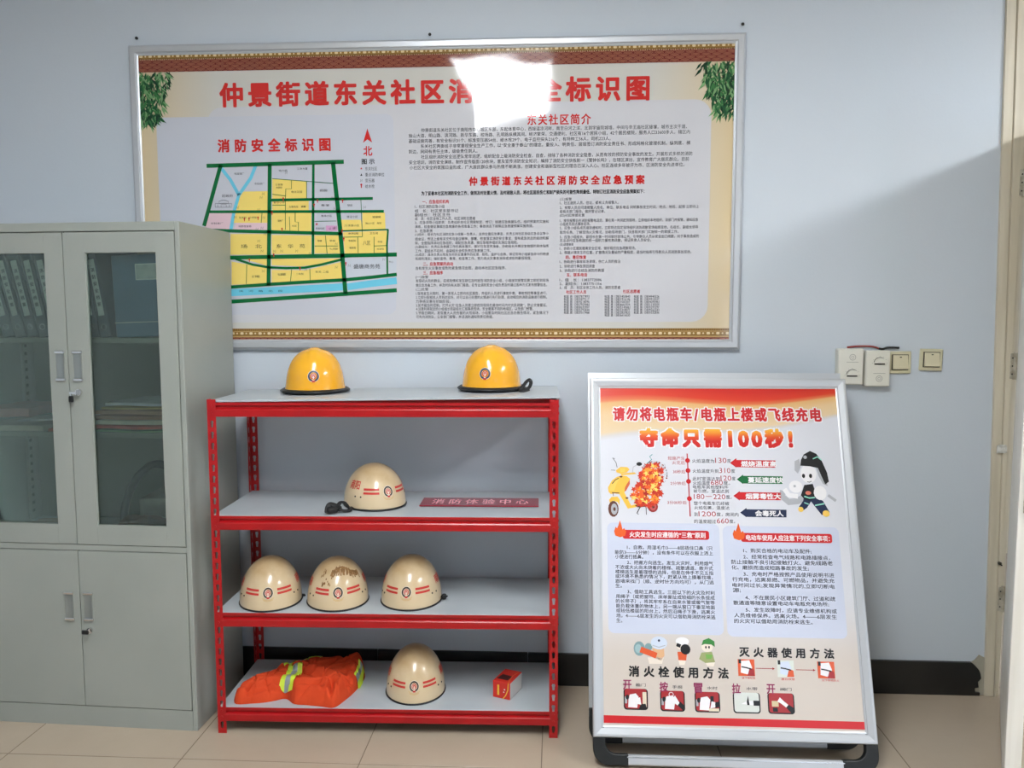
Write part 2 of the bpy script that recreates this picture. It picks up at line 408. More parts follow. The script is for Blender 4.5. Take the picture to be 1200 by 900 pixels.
thermostat(2.420, 1.203, .089, .135, .088, .030, 1, 'ivory dial control box beside the left square light switch')
def switch(x, z, w_, h_, label, crooked=0):
    r = empty('light_switch', (x, 0, z), 0, label, 'switch', 'square rocker switches')
    r.rotation_euler = (0, crooked, 0)
    b = MB(); b.box(0, w_, -.010, 0, 0, h_, M_PLATE2, bev=.003); b.build('plate', r)
    b = MB(); b.box(w_*.14, w_*.86, -.0125, -.010, h_*.16, h_*.86, M_DARKGAP); b.build('surround', r)
    b = MB(); b.prism([(-.0125, h_*.19), (-.021, h_*.22), (-.016, h_*.82), (-.0125, h_*.83)], 'x', w_*.18, w_*.82, M_ROCK); b.build('rocker', r)
    b = MB(); b.box(w_*.46, w_*.54, -.0185, -.016, h_*.72, h_*.76, M_HOLE); b.build('indicator', r)
switch(2.512, 1.250, .084, .084, 'square cream light switch touching the ivory dial box')
switch(2.626, 1.262, .084, .082, 'square cream light switch nearest the door frame', .02)
b = MB(); b.tube([(2.36, -.006, 1.349), (2.40, -.008, 1.353), (2.45, -.008, 1.352), (2.475, -.008, 1.345)], .0035, pm('red_wire_sheath', (150, 60, 56), .5))
b.tube([(2.475, -.008, 1.345), (2.49, -.008, 1.343), (2.51, -.008, 1.348), (2.55, -.008, 1.347)], .004, M_HOLE)
tag(b.build('wire', smooth=True), 'red and black wire lying over the tops of the wall boxes', 'wire')
b = MB(); b.cyl((2.578, 0, 1.253), (2.578, -.003, 1.253), .003, M_HOLE, 8); tag(b.build('screw'), 'tiny dark screw in the wall between the two square switches', 'screw')
# ------------------------------------------------------------------ the notice board on the wall
def frame_rails(w_, h_, prof, mat, parent, name='frame_rail', y=0):
    """mitred frame; prof = (distance inward, out of plane) pairs; four separate rails"""
    def corner(k, d):
        return [(d, d), (w_-d, d), (w_-d, h_-d), (d, h_-d)][k]
    for k in range(4):
        b = MB(); v = []
        for d, t in prof:
            A = corner(k, d); B = corner((k+1) % 4, d)
            v += [(A[0], y-t, A[1]), (B[0], y-t, B[1])]
        n = len(prof)
        b.add(v, [(2*i, 2*i+1, 2*((i+1) % n)+1, 2*((i+1) % n)) for i in range(n)]+[tuple(2*i for i in range(n)), tuple(2*i+1 for i in range(n))[::-1]], mat)
        b.build(name, parent)
M_ALU = pm('satin_aluminium', (204, 207, 211), .38, metal=.55)
M_BACK = pm('board_backing', (150, 150, 150), .8)
BX, BZ, BW, BH = -.372, 1.3395, 2.3275, 1.1615
PY = -.020     # printed surface
board = empty('notice_board', (BX, 0, BZ), 0, 'large framed red-titled notice board with green street map on the wall', 'notice board')
frame_rails(BW, BH, [(0, 0), (0, .018), (.004, .024), (.010, .030), (.028, .030), (.032, .024), (.036, .026), (.040, .024), (.040, .0)], M_ALU, board)
b = MB(); b.box(.002, BW-.002, PY+.003, -.0005, .002, BH-.002, M_BACK); b.build('backing_panel', board)

def gloss_bump(nt, bsdf, kind):
    """the slightly wavy plastic film the sheet is printed on"""
    tc = N(nt, 'ShaderNodeTexCoord')
    mp = N(nt, 'ShaderNodeMapping'); mp.inputs['Scale'].default_value = (1.6, 1, 2.4)
    nt.links.new(tc.outputs['Object'], mp.inputs[0])
    n = N(nt, 'ShaderNodeTexNoise'); n.inputs['Scale'].default_value = 1.6; n.inputs['Detail'].default_value = 1.5
    nt.links.new(mp.outputs[0], n.inputs['Vector'])
    bp = N(nt, 'ShaderNodeBump'); bp.inputs['Strength'].default_value = 1; bp.inputs['Distance'].default_value = .0045 if kind == 'board' else .002
    nt.links.new(n.outputs[0], bp.inputs['Height']); last = bp
    if kind == 'board':   # one upright crease in the film
        sep = N(nt, 'ShaderNodeSeparateXYZ'); nt.links.new(tc.outputs['Object'], sep.inputs[0])
        lean = N(nt, 'ShaderNodeMath', operation='MULTIPLY_ADD'); lean.inputs[1].default_value = .02; lean.inputs[2].default_value = -1.345
        nt.links.new(sep.outputs[2], lean.inputs[0])
        s = N(nt, 'ShaderNodeMath', operation='ADD'); nt.links.new(sep.outputs[0], s.inputs[0]); nt.links.new(lean.outputs[0], s.inputs[1])
        a = N(nt, 'ShaderNodeMath', operation='MULTIPLY'); a.inputs[1].default_value = 70; nt.links.new(s.outputs[0], a.inputs[0])
        q = N(nt, 'ShaderNodeMath', operation='MULTIPLY'); nt.links.new(a.outputs[0], q.inputs[0]); nt.links.new(a.outputs[0], q.inputs[1])
        g = N(nt, 'ShaderNodeMath', operation='MULTIPLY'); g.inputs[1].default_value = -1; nt.links.new(q.outputs[0], g.inputs[0])
        e = N(nt, 'ShaderNodeMath', operation='EXPONENT'); nt.links.new(g.outputs[0], e.inputs[0])
        b2 = N(nt, 'ShaderNodeBump'); b2.inputs['Distance'].default_value = .0013; b2.inputs['Strength'].default_value = 1
        mk = N(nt, 'ShaderNodeMapRange'); mk.interpolation_type = 'SMOOTHSTEP'; mk.inputs[1].default_value = .92; mk.inputs[2].default_value = .80; nt.links.new(sep.outputs[2], mk.inputs[0])
        em = N(nt, 'ShaderNodeMath', operation='MULTIPLY'); nt.links.new(e.outputs[0], em.inputs[0]); nt.links.new(mk.outputs[0], em.inputs[1])
        nt.links.new(em.outputs[0], b2.inputs['Height']); nt.links.new(bp.outputs[0], b2.inputs['Normal']); last = b2
    nt.links.new(last.outputs[0], bsdf.inputs['Normal'])
PRM = {}
def ink(rgb, kind='board'):
    k = (rgb, kind)
    if k not in PRM:
        m, nt, bs = new_mat('ink_%d_%d_%d' % rgb)
        bs.inputs['Base Color'].default_value = (*lin(rgb), 1); bs.inputs['Roughness'].default_value = .07 if kind == 'board' else .3
        bs.inputs['Specular IOR Level'].default_value = .5
        gloss_bump(nt, bs, kind); PRM[k] = m
    return PRM[k]
MB_ = Plane((BX, PY, BZ), (1, 0, 0), (0, 0, 1))     # photo measurement -> board metres
RED = ink((202, 44, 42)); DK = ink((62, 62, 66)); DKB = ink((40, 40, 44)); CREAM = ink((226, 218, 200)); PALE = ink((202, 202, 207)); PALE2 = ink((197, 200, 210))
L0, L1, Z0, Z1 = .036, BW-.036, .036, BH-.036
def sheet_mat():
    m, nt, bs = new_mat('cream_printed_sheet'); tc = N(nt, 'ShaderNodeTexCoord'); sep = N(nt, 'ShaderNodeSeparateXYZ'); nt.links.new(tc.outputs['Object'], sep.inputs[0])
    s = N(nt, 'ShaderNodeMath', operation='SUBTRACT'); s.inputs[1].default_value = BW/2; nt.links.new(sep.outputs[0], s.inputs[0])
    ab_ = N(nt, 'ShaderNodeMath', operation='ABSOLUTE'); nt.links.new(s.outputs[0], ab_.inputs[0])
    r = N(nt, 'ShaderNodeMapRange'); r.inputs[1].default_value = .82; r.inputs[2].default_value = 1.12; nt.links.new(ab_.outputs[0], r.inputs[0])
    mx = N(nt, 'ShaderNodeMix', data_type='RGBA'); mx.inputs[6].default_value = (*lin((203, 201, 194)), 1); mx.inputs[7].default_value = (*lin((214, 194, 156)), 1)
    nt.links.new(r.outputs[0], mx.inputs[0]); nt.links.new(mx.outputs[2], bs.inputs['Base Color']); bs.inputs['Roughness'].default_value = .07; gloss_bump(nt, bs, 'board'); return m
p = Print(PY); p.rect(L0, L1, Z0, Z1, sheet_mat(), 0)
p.build('printed_sheet', board)
p = Print(PY); p.rrect(.30, L1-.085, Z0+.07, Z1-.20, .06, PALE, 1); p.build('pale_text_ground', board)
p = Print(PY); p.rrect(.10, 1.02, Z0+.10, Z1-.235, .03, PALE2, 2)
p.build('pale_text_ground', board)
# borders: gold bead row and red wave-scale band, top and bottom
GOLD = ink((150, 116, 62)); GOLD2 = ink((120, 88, 40)); BEAD = ink((228, 206, 162)); WAVR = ink((104, 32, 32)); WAVL = ink((160, 98, 74))
def scales(p, za, zb, r, lay):
    rows = int((zb-za)/(r*.5))+1
    for j in range(rows+1):
        zc = za-r*.5+j*r*.5; x = L0+(r if j % 2 else 0)
        while x < L1:
            for rr in (1, .68, .36):
                R = r*rr; a = [PI*(i+.5)/9 for i in range(1, 8)]
                pts = [(x+R*math.cos(t), zc+R*.62*math.sin(t)) for t in a if za <= zc+R*.62*math.sin(t) <= zb and L0 < x+R*math.cos(t) < L1]
                if len(pts) > 1: p.stroke(pts, .0024, WAVL, lay)
            x += 2*r
p = Print(PY)
p.rect(L0, L1, Z1-.066, Z1-.018, WAVR, 3); scales(p, Z1-.066, Z1-.020, .019, 4)
p.rect(L0, L1, Z1-.020, Z1, GOLD, 3); p.rect(L0, L1, Z1-.017, Z1-.015, GOLD2, 4)
q_ = p; p = Print(PY)
p.rect(L0, L1, Z0, Z0+.012, WAVR, 3); scales(p, Z0, Z0+.012, .014, 4)
p.rect(L0, L1, Z0+.012, Z0+.046, GOLD, 3); p.rect(L0, L1, Z0+.018, Z0+.0205, GOLD2, 4); p.rect(L0, L1, Z0+.012, Z0+.0175, ink((196, 160, 104)), 4); p.rect(L0, L1, Z0+.034, Z0+.036, ink((196, 160, 104)), 4)
x = L0+.008
while x < L1-.01:
    p.rrect(x, x+.013, Z0+.0225, Z0+.032, .003, BEAD, 4, 2); p.disc(x+.0235, Z0+.0272, .0035, BEAD, 4, 8)
    q_.rrect(x, x+.013, Z1-.012, Z1-.003, .003, BEAD, 4, 2); q_.disc(x+.0235, Z1-.0075, .0035, BEAD, 4, 8)
    x += .036
x = L0+.003
while x < L1-.004:
    p.rect(x, x+.004, Z0+.038, Z0+.0445, GOLD2, 4); q_.rect(x, x+.002, Z1-.0215, Z1-.018, BEAD, 5); x += .0085
p.build('border', board); q_.build('border', board)
# bamboo sprays in the top corners
random.seed(3); p = Print(PY)
G = [ink((30, 82, 50)), ink((58, 116, 66)), ink((18, 54, 34)), ink((120, 164, 112))]
for sgn, cx in ((1, L0), (-1, L1)):
    p = Print(PY); zt = Z1-.062
    for i in range(380):
        t = random.random(); u = random.random()
        ox = u**1.3*(.13-.05*t); oz = t*.19
        if ox > .135-oz*.35: continue
        L = random.uniform(.022, .048); a = random.uniform(-2.3, -.6) if sgn > 0 else random.uniform(-2.5, -.8)
        sx, sz = cx+sgn*ox, zt-oz
        ex, ez = sx+L*math.cos(a), sz+L*math.sin(a)
        ex = min(max(ex, L0), L1); nx, nz = -math.sin(a)*L*.12, math.cos(a)*L*.12; mx_, mz = sx*.6+ex*.4, sz*.6+ez*.4
        q = [(sx, sz), (mx_+nx, mz+nz), (ex, ez), (mx_-nx, mz-nz)]
        q = [(min(max(X, L0), L1), Z) for X, Z in q]
        p.poly(q, random.choice(G), 3+random.random()*3)
    p.stroke([(cx, zt), (cx+sgn*.06, zt-.05), (cx+sgn*.05, zt-.15)], .003, G[2], 3)
    p.build('bamboo_spray', board)
# headings
p = Print(PY)
p.tl(MB_, '仲景街道东关社区消防安全标识图', 258.5, 761.5, 113, 27, RED, .034, 4, py1=101.5, sp_=.86)
p.build('red_heading', board); p = Print(PY)
p.tl(MB_, '消防安全标识图', 255.7, 387.6, 171.3, 14.5, RED, .034, 4, py1=169, sp_=.74)
p.build('red_heading', board); p = Print(PY)
p.tl(MB_, '东关社区简介', 618, 692, 141, 12, RED, .02, 4, py1=139, sp_=.9)
p.build('red_heading', board); p = Print(PY)
p.tl(MB_, '仲景街道东关社区消防安全应急预案', 550, 755, 213.5, 10, RED, .034, 4, py1=209.3, sp_=.78)
p.build('red_heading', board); p = Print(PY)
a = MB_(430.5, 150.5); b1 = MB_(425.5, 167.5); b2 = MB_(430.6, 163.5); b3 = MB_(436.3, 167.2)
p.poly([a, b1, b2], RED, 4); p.poly([a, b2, b3], RED, 4)
p.tl(MB_, '北', 426, 436.2, 177, 11, RED, .02, 4)
p.build('north_arrow', board)
# legend
p = Print(PY)
p.tl(MB_, '图 示', 424, 439, 189.5, 6, DKB, .02, 4)
for y, t, x1_ in ((197.8, '东关社区', 442), (204.8, '重点消防单位', 450.5), (211.6, '变压器', 439), (218.4, '给水栓', 439)):
    p.tl(MB_, t, 428, x1_, y, 4.3, DK, .0, 4)
ic = [MB_(423.5, y) for y in (197.6, 204.8, 211.6, 218)]
x, z = ic[0]; p.poly([(x+(.005 if i % 2 == 0 else .002)*math.sin(i*PI/5), z+(.005 if i % 2 == 0 else .002)*math.cos(i*PI/5)) for i in range(10)], RED, 4)
x, z = ic[1]; p.poly([(x-.004, z-.004), (x+.004, z-.004), (x, z+.005)], DKB, 4)
x, z = ic[2]; p.stroke([(x-.003, z-.005), (x-.003, z+.005), (x+.003, z-.005), (x+.003, z+.005)], .0015, DKB, 4)
x, z = ic[3]; p.rect(x-.002, x+.002, z-.007, z+.004, RED, 4); p.disc(x, z+.005, .004, RED, 4, 8)
p.build('legend', board)
# street map
def mp(x, y): return MB_(230+x/4.092, 150+y/4.092)
GR = ink((10, 104, 52)); YE = ink((240, 214, 116)); PK = ink((226, 196, 204)); PU = ink((214, 160, 200)); BL = ink((110, 198, 224)); GY = ink((196, 202, 212)); KM = 1/4.092/320*1.0
p = Print(PY)
def area(c, *q): p.poly([mp(*a) for a in q], c, 4)
area(YE, (215, 305), (345, 303), (345, 398), (175, 398), (200, 340)); area(YE, (365, 243), (530, 258), (530, 340), (365, 340))
area(YE, (365, 350), (540, 350), (540, 395), (365, 395)); area(YE, (180, 405), (345, 405), (345, 455), (175, 455)); area(YE, (362, 405), (552, 405), (552, 495), (362, 495))
area(YE, (165, 508), (342, 508), (342, 608), (165, 608)); area(YE, (362, 512), (552, 515), (552, 605), (362, 605)); area(YE, (568, 515), (684, 515), (694, 602), (568, 602))
area(YE, (362, 628), (694, 625), (600, 652), (500, 664), (362, 658)); area(YE, (170, 640), (345, 672), (345, 745), (170, 752)); area(YE, (362, 680), (520, 682), (696, 642), (702, 726), (362, 742))
area(YE, (215, 625), (345, 625), (345, 662)); area(YE, (797, 406), (905, 406), (908, 485), (797, 488)); area(YE, (694, 440), (790, 440), (797, 490), (700, 492)); area(YE, (704, 500), (914, 492), (914, 600), (712, 602))
area(PK, (62, 408), (182, 408), (160, 492), (38, 482)); area(PK, (190, 455), (342, 455), (342, 490), (182, 490)); area(PU, (622, 468), (674, 468), (677, 494), (622, 494))
area(GY, (716, 622), (912, 615), (910, 698), (722, 724)); area(GY, (924, 618), (960, 618), (960, 698), (924, 702))
def road(c, wd, lay, *q): p.stroke([mp(*a) for a in q], wd*.000765, c, lay)
road(BL, 17, 4.5, (118, 190), (165, 250), (205, 322)); road(BL, 17, 4.5, (286, 180), (262, 240), (205, 322), (182, 400), (166, 492))
road(BL, 36, 4.5, (160, 790), (400, 778), (703, 762)); road(BL, 34, 4.5, (725, 762), (850, 745), (962, 732))
for wd, q in ((20, ((50, 182), (708, 162))), (20, ((118, 178), (38, 470))), (20, ((353, 172), (350, 500), (347, 756))), (13, ((562, 170), (560, 605))), (22, ((656, 165), (690, 480), (716, 795))),
              (14, ((360, 346), (847, 338))), (14, ((60, 402), (900, 400))), (17, ((40, 490), (180, 494), (700, 507))), (7, ((690, 494), (922, 487))), (20, ((150, 622), (700, 612), (962, 607))),
              (12, ((190, 628), (270, 655), (345, 668), (430, 672), (520, 670), (600, 655), (700, 630))), (17, ((150, 764), (350, 750), (540, 738), (715, 728), (840, 716), (962, 702))), (20, ((150, 834), (540, 808), (962, 778))), (9, ((920, 487), (915, 560), (917, 702)))):
    road(GR, wd, 5, *q)
for q in (((365, 243), (560, 258), (660, 266)), ((530, 258), (530, 340)), ((457, 252), (457, 292), (430, 292), (428, 345)), ((365, 318), (428, 326)), ((428, 345), (428, 488)), ((365, 370), (428, 370)), ((475, 405), (475, 450), (490, 452), (490, 495)),
          ((568, 448), (672, 446)), ((790, 345), (797, 520)), ((700, 524), (797, 522)), ((775, 522), (777, 600)), ((853, 522), (853, 600)), ((853, 566), (912, 564)), ((568, 566), (680, 566)), ((620, 515), (628, 602)), ((458, 678), (452, 738)), ((545, 674), (547, 735)), ((243, 655), (240, 748)), ((316, 408), (312, 455)), ((447, 425), (450, 492))):
    road(GR, 3.2, 5, *q)
def ml(t, x0_, x1_, y, h, c=DKB, bold=0): p.tl(MB_, t, 230+x0_/4.092, 230+x1_/4.092, 150+y/4.092, h/4.092, c, bold, 6)
for t, xa, xb, y, h in (('场　北', 215, 315, 568, 19), ('东　华　苑', 385, 522, 567, 19), ('盛唐商务苑', 755, 882, 664, 22), ('区政府', 125, 176, 326, 13), ('市玻璃厂', 183, 230, 220, 11), ('市低频厂', 280, 328, 268, 11), ('电力局', 397, 437, 205, 11), ('工商大厦', 483, 535, 196, 11), ('公安局', 380, 415, 272, 10), ('家属院', 384, 412, 286, 9), ('电信花园', 457, 508, 307, 11),
                        ('花园', 592, 628, 300, 11), ('教 堂', 600, 638, 371, 11), ('银座', 725, 750, 371, 11), ('新华小区', 600, 652, 422, 11), ('建设小区', 722, 775, 426, 11), ('城建局', 845, 885, 427, 11), ('独山小区　南院', 812, 888, 457, 10), ('新华小学', 372, 425, 358, 10), ('交警支队　家属', 445, 525, 378, 11), ('东关村　小学院', 206, 290, 430, 10), ('面粉厂', 392, 418, 445, 10),
                        ('市制革厂', 70, 130, 458, 10), ('地质宿舍楼', 203, 265, 472, 10), ('社区', 460, 482, 470, 10), ('东关社区', 574, 616, 482, 10), ('公 园', 636, 666, 482, 10), ('体委小区', 728, 782, 468, 10), ('水利局', 728, 778, 506, 10), ('卫生局', 832, 872, 505, 10), ('粮食', 582, 604, 541, 10), ('学校', 640, 668, 541, 10), ('中心家属院', 640, 680, 580, 10), ('市医院', 730, 765, 541, 10), ('税务局', 735, 765, 575, 11),
                        ('八区', 800, 835, 552, 20), ('市场', 870, 892, 546, 10), ('加油站', 866, 900, 580, 9), ('丝厂家属院', 268, 305, 712, 12), ('电业局家属院', 392, 430, 702, 12), ('二机院', 480, 515, 700, 10), ('东关 二组', 572, 635, 690, 11), ('滨　河　路　北　段', 205, 415, 782, 10), ('中心', 925, 945, 642, 10)):
    ml(t, xa, xb, y, h)
for x_, y_ in ((432, 215), (322, 316), (312, 334), (300, 392), (198, 382), (188, 428), (316, 480), (292, 486), (330, 508), (300, 542), (316, 590), (376, 592), (410, 590), (482, 590), (546, 602), (322, 686), (526, 680), (672, 556), (672, 668), (734, 660), (900, 630), (808, 380), (718, 468), (665, 386), (655, 335), (325, 430), (668, 478)):
    p.stroke([mp(x_-5, y_+6), mp(x_-5, y_-6), mp(x_+5, y_+6), mp(x_+5, y_-6)], .0013, DKB, 6)
for x_, y_ in ((418, 342), (364, 410), (232, 440), (254, 438), (412, 488), (582, 352), (702, 352), (498, 676), (256, 635), (372, 610), (700, 495), (708, 535), (718, 652), (297, 434), (566, 372)):
    a = mp(x_, y_); p.rect(a[0]-.0015, a[0]+.0015, a[1]-.006, a[1]+.004, RED, 6); p.disc(a[0], a[1]+.004, .0035, RED, 6, 8)
a = mp(578, 461); p.poly([(a[0]+(.006 if i % 2 == 0 else .0025)*math.sin(i*PI/5), a[1]+(.006 if i % 2 == 0 else .0025)*math.cos(i*PI/5)) for i in range(10)], RED, 6)
for q in (((92, 380), (92, 362), (110, 362), (110, 352), (125, 346), (140, 346), (155, 352), (155, 362), (170, 362), (170, 380), (92, 380)), ((110, 362), (155, 362)), ((120, 380), (120, 368), (145, 368), (145, 380)), ((104, 380), (104, 368)), ((160, 380), (160, 368))):
    p.stroke([mp(*a) for a in q], .0014, DKB, 6)
p.build('street_map', board)
# body text
p = Print(PY); ln = 0
for t, xa, ya, xb, yb, h in (
    ('仲景街道东关社区位于南阳市中心城区东部，东起体育中心，西接温凉河畔，南至白河之滨，北到宇宙院城墙，中间与辛王庙社区接壤，城市主次干道、', 493.5, 153.8, 805, 147, 5.2),
    ('独山大道、明山路、滨河路、新华东路、校场路、孔明路纵横其间。经济繁荣，交通便利。社区有16个居民小组，42个居民楼院，服务人口33600多人，辖区内', 479, 160.4, 808.5, 153, 5.2),
    ('基础设施完善，有安全标识31个、标准变压器54台、给水栓29个、电子监控探头216个，有特种工56人，司机223人。', 479, 167.5, 715.5, 162.5, 5.2),
    ('东关社区两委班子非常重视安全生产工作，以“安全重于泰山”的理念，重投入、明责任、层层签订消防安全责任书、形成网格化管理机制，纵到底、横', 493, 173.5, 809, 165.8, 5.2),
    ('到边，网网有责任主体，级级责任到人。', 479, 180, 559.5, 178.6, 5.2),
    ('社区组织消防安全巡逻队常年巡逻，组织配合上级消防安全检查、自查，排除了各种消防安全隐患，从而有效的预防安全事故的发生。开展形式多样的消防', 493.5, 185.8, 811.5, 178, 5.2),
    ('安全培训，消防安全演练，制作宣传版面120余块，普及宣传消防安全知识，编排了消防安全快板剧一《警钟长鸣》，在辖区演出，宣传教育广大居民群众。目前', 479.5, 191.4, 807.5, 184, 5.2),
    ('小社区大安全的氛围日益形成，广大居民群众参与热情不断高涨，创建安全和谐新型社区的理念已深入人心。社区连续多年被评为市、区消防安全先进单位。', 480, 198.2, 802, 191.5, 5.2)):
    a = MB_(xa, ya); c2 = MB_(xb, yb); p.text(t, a[0], c2[0], MB_(643, 150.6+6.3*ln)[1], .0155, DK, 0, 4); ln += 1
p.tl(MB_, '为了妥善本社区的消防安全工作，做到及时处置火情，及时疏散人员，将社区居民伤亡和财产损失的可能性降到最低，特制订社区消防安全应急预案如下：', 494, 755, 227.5, 5, DKB, .02, 4, py1=223.5)
COLA = [(242.2, 521, '1、社区消防应急小组'), (247.3, 537, '组　长：社区党支部书记'), (251.9, 528, '副组长：社区主任'), (256.4, 557, '成　员：社区全体工作人员、社区消防志愿者'), (261, 643, '2、应急领导小组职责：负责组织本社区预案制定、修订；组建应急救援队伍，组织预案的实施和'),
        (265.9, 625, '演练，检查督促事故应急救援的各项准备工作；事故状态下按照应急救援预案实施救援。'), (270.7, 507, '3、应急职责'), (275, 643, '(1)组长：组长为社区消防应急小组第一负责人，主持全面应急事宜，负责主持社区各级应急会议等小'),
        (280.2, 643, '组会议，传达上级有关文件与会议精神，部署、检查落实消防安全事宜，宣布紧急状态的启动和解'), (284.9, 607, '除，全面指挥调动应急组织，调配应急资源，按应急程序组织实施应急抢险。'), (289.5, 643, '(2)副组长：负责应急救援工作的具体落实，做好应急宣传准备，协助组长开展应急救援的具体指挥'),
        (294.2, 575, '工作，若组长不在时，由副组长全权负责应急救援工作。'), (298.8, 643, '(3)成员：具体负责火险发生时的安置事件的处理，抢险、监护与自救，保证现场小组紧急命令的畅通'), (303.4, 623, '和顺利落实；做好宣传、教育、检查等工作，努力将火灾事故消除或减低到最低程度。'),
        (314.4, 593, '当有发生火灾事故或危险紧急情况出现，启动本社区应急程序。'), (325, 502, '(一)接警'), (329.2, 643, '发现初火险的群众，应将险情和发生部位及时报告消防安全小组，小组接到报警后要立即赶到现场'),
        (334.3, 641, '做应急准备工作，并及时向有关部门报告。在专业消防安全小组负责及时通过各种方式发布预警信息。'), (339.3, 502, '(二)处警'), (344, 641, '1.现场发生火险时，第一发现人立即向社区报告，并组织人员进行事故扑救、事故抢险等事宜进行。'),
        (348.6, 641, '2.立即分配相关人员到达现场，对可以自己处理的火情进行先行处理，启动相应的消防设施进行控制。'), (353.3, 528, '力争将灾害在初始阶段。'), (357.9, 641, '3.如不能及时控制，打开火灾“应急人员要立即赶到现场在最快时间内对灾民疏散”，防止灾害蔓延。'),
        (362.1, 625, '4.注意利用就近的小组组长和副组长汇报事故现场，安全撤离不同的地域区，以免部门预警。'), (366.8, 643, '5.节假日期间，发现重大人员伤害的火险现场，小组要及时向社区应急办报告情况，紧急情况下'), (371.4, 578, '可先向消防队，公安部门报警，并派消防通知到责任救援。')]
COLB = [(233.7, 670, '(三)报警'), (237.9, 725, '1、社区居民人员、住址，都有义务报警人。'), (243.5, 819, '2、报警人员应问清报警人姓名、单位、联系电话 问明事故发生时间、地点、地段、起情 立即向上'), (248, 709, '级相关部门报告，做好登记记录。'), (252.6, 685, '(四)初起救援处置'),
        (258.7, 818, '1、接到报警后在消防报警电话后，要在第一时间赶到现场，立即组织本地组织，派部门并报警，通知应急'), (262.8, 692, '小组成员到达事故现场。'), (267.2, 818, '2、应急小组各成员接到通知时，立即到达指定现场组织消防疏散现场指挥现场，在组长、副组长领导'),
        (272.4, 795, '现场任务。了解现场火灾情况，协助现场部门，快速相关部门实施统一的救援工作。'), (277.8, 819, '3、应急小组组长、副组长在第一时间做好现场公共，引导群众人员从安全出口疏散，对于事故造成的'), (282, 763, '无法进行应急救援的统一组织力量抢救疏散，保证民救人员安全。'), (286.8, 672, '(五)疏散撤离'),
        (291.2, 745, '1、协助小区居民撤离安全区域，做好相应应急疏散现场。'), (296, 810, '2、根据火情发生的位置，扩散情况及蔓延的严重程度，适当时指挥引导群众人员疏散事故现场。'), (306.8, 727, '1、协助进行事故现场清理，伤亡人员的救治'), (312, 697, '2、协助进行事故原因调查'), (317, 708, '3、协助进行总结及消防的救援'),
        (328, 705, '1、组　长：1383772086'), (332.5, 705, '2、副组长：13837751356'), (337, 727, '3、成　员：社区全体工作人员、消防志愿者')]
p.build('body_text', board); p = Print(PY)
for y, xb, t in COLA: p.tl(MB_, t, 486+(y-242)*.013, xb, y, 4, DK, 0, 4)
p.build('body_text', board); p = Print(PY)
for y, xb, t in COLB: p.tl(MB_, t, 656+(y-233)*-.003, xb, y, 4, DK, 0, 4)
random.seed(11)
for xa, xb, n in ((673, 690.6, 7), (720.7, 738.3, 8), (755, 772.5, 7)):
    for i in range(n):
        y = 347.4+i*3.15; p.tl(MB_, '社区 员', xa-12.3, xa-2.3, y, 2.9, DK, .01, 4); p.tl(MB_, '1383'+''.join(random.choice('0123456789') for _ in range(7)), xa, xb, y, 2.8, DK, 0, 4)
p.build('body_text', board)
p = Print(PY)
for t, xa, xb, y, h in (('一、应急组织机构', 495, 526, 236.5, 4.6), ('二、应急预案的启动', 496, 531, 309.4, 4.4), ('三、应急程序', 496, 519, 319.7, 4.4), ('四、善后恢复', 663, 687, 301.5, 4.4), ('五、联系电话', 664, 688, 322.2, 4.4), ('社区工作人员', 663.5, 687, 342.3, 4.2), ('社区志愿者', 730, 750, 341.5, 4.2)):
    p = Print(PY); p.tl(MB_, t, xa, xb, y, h, RED, .012, 4); p.build('red_subheading', board)
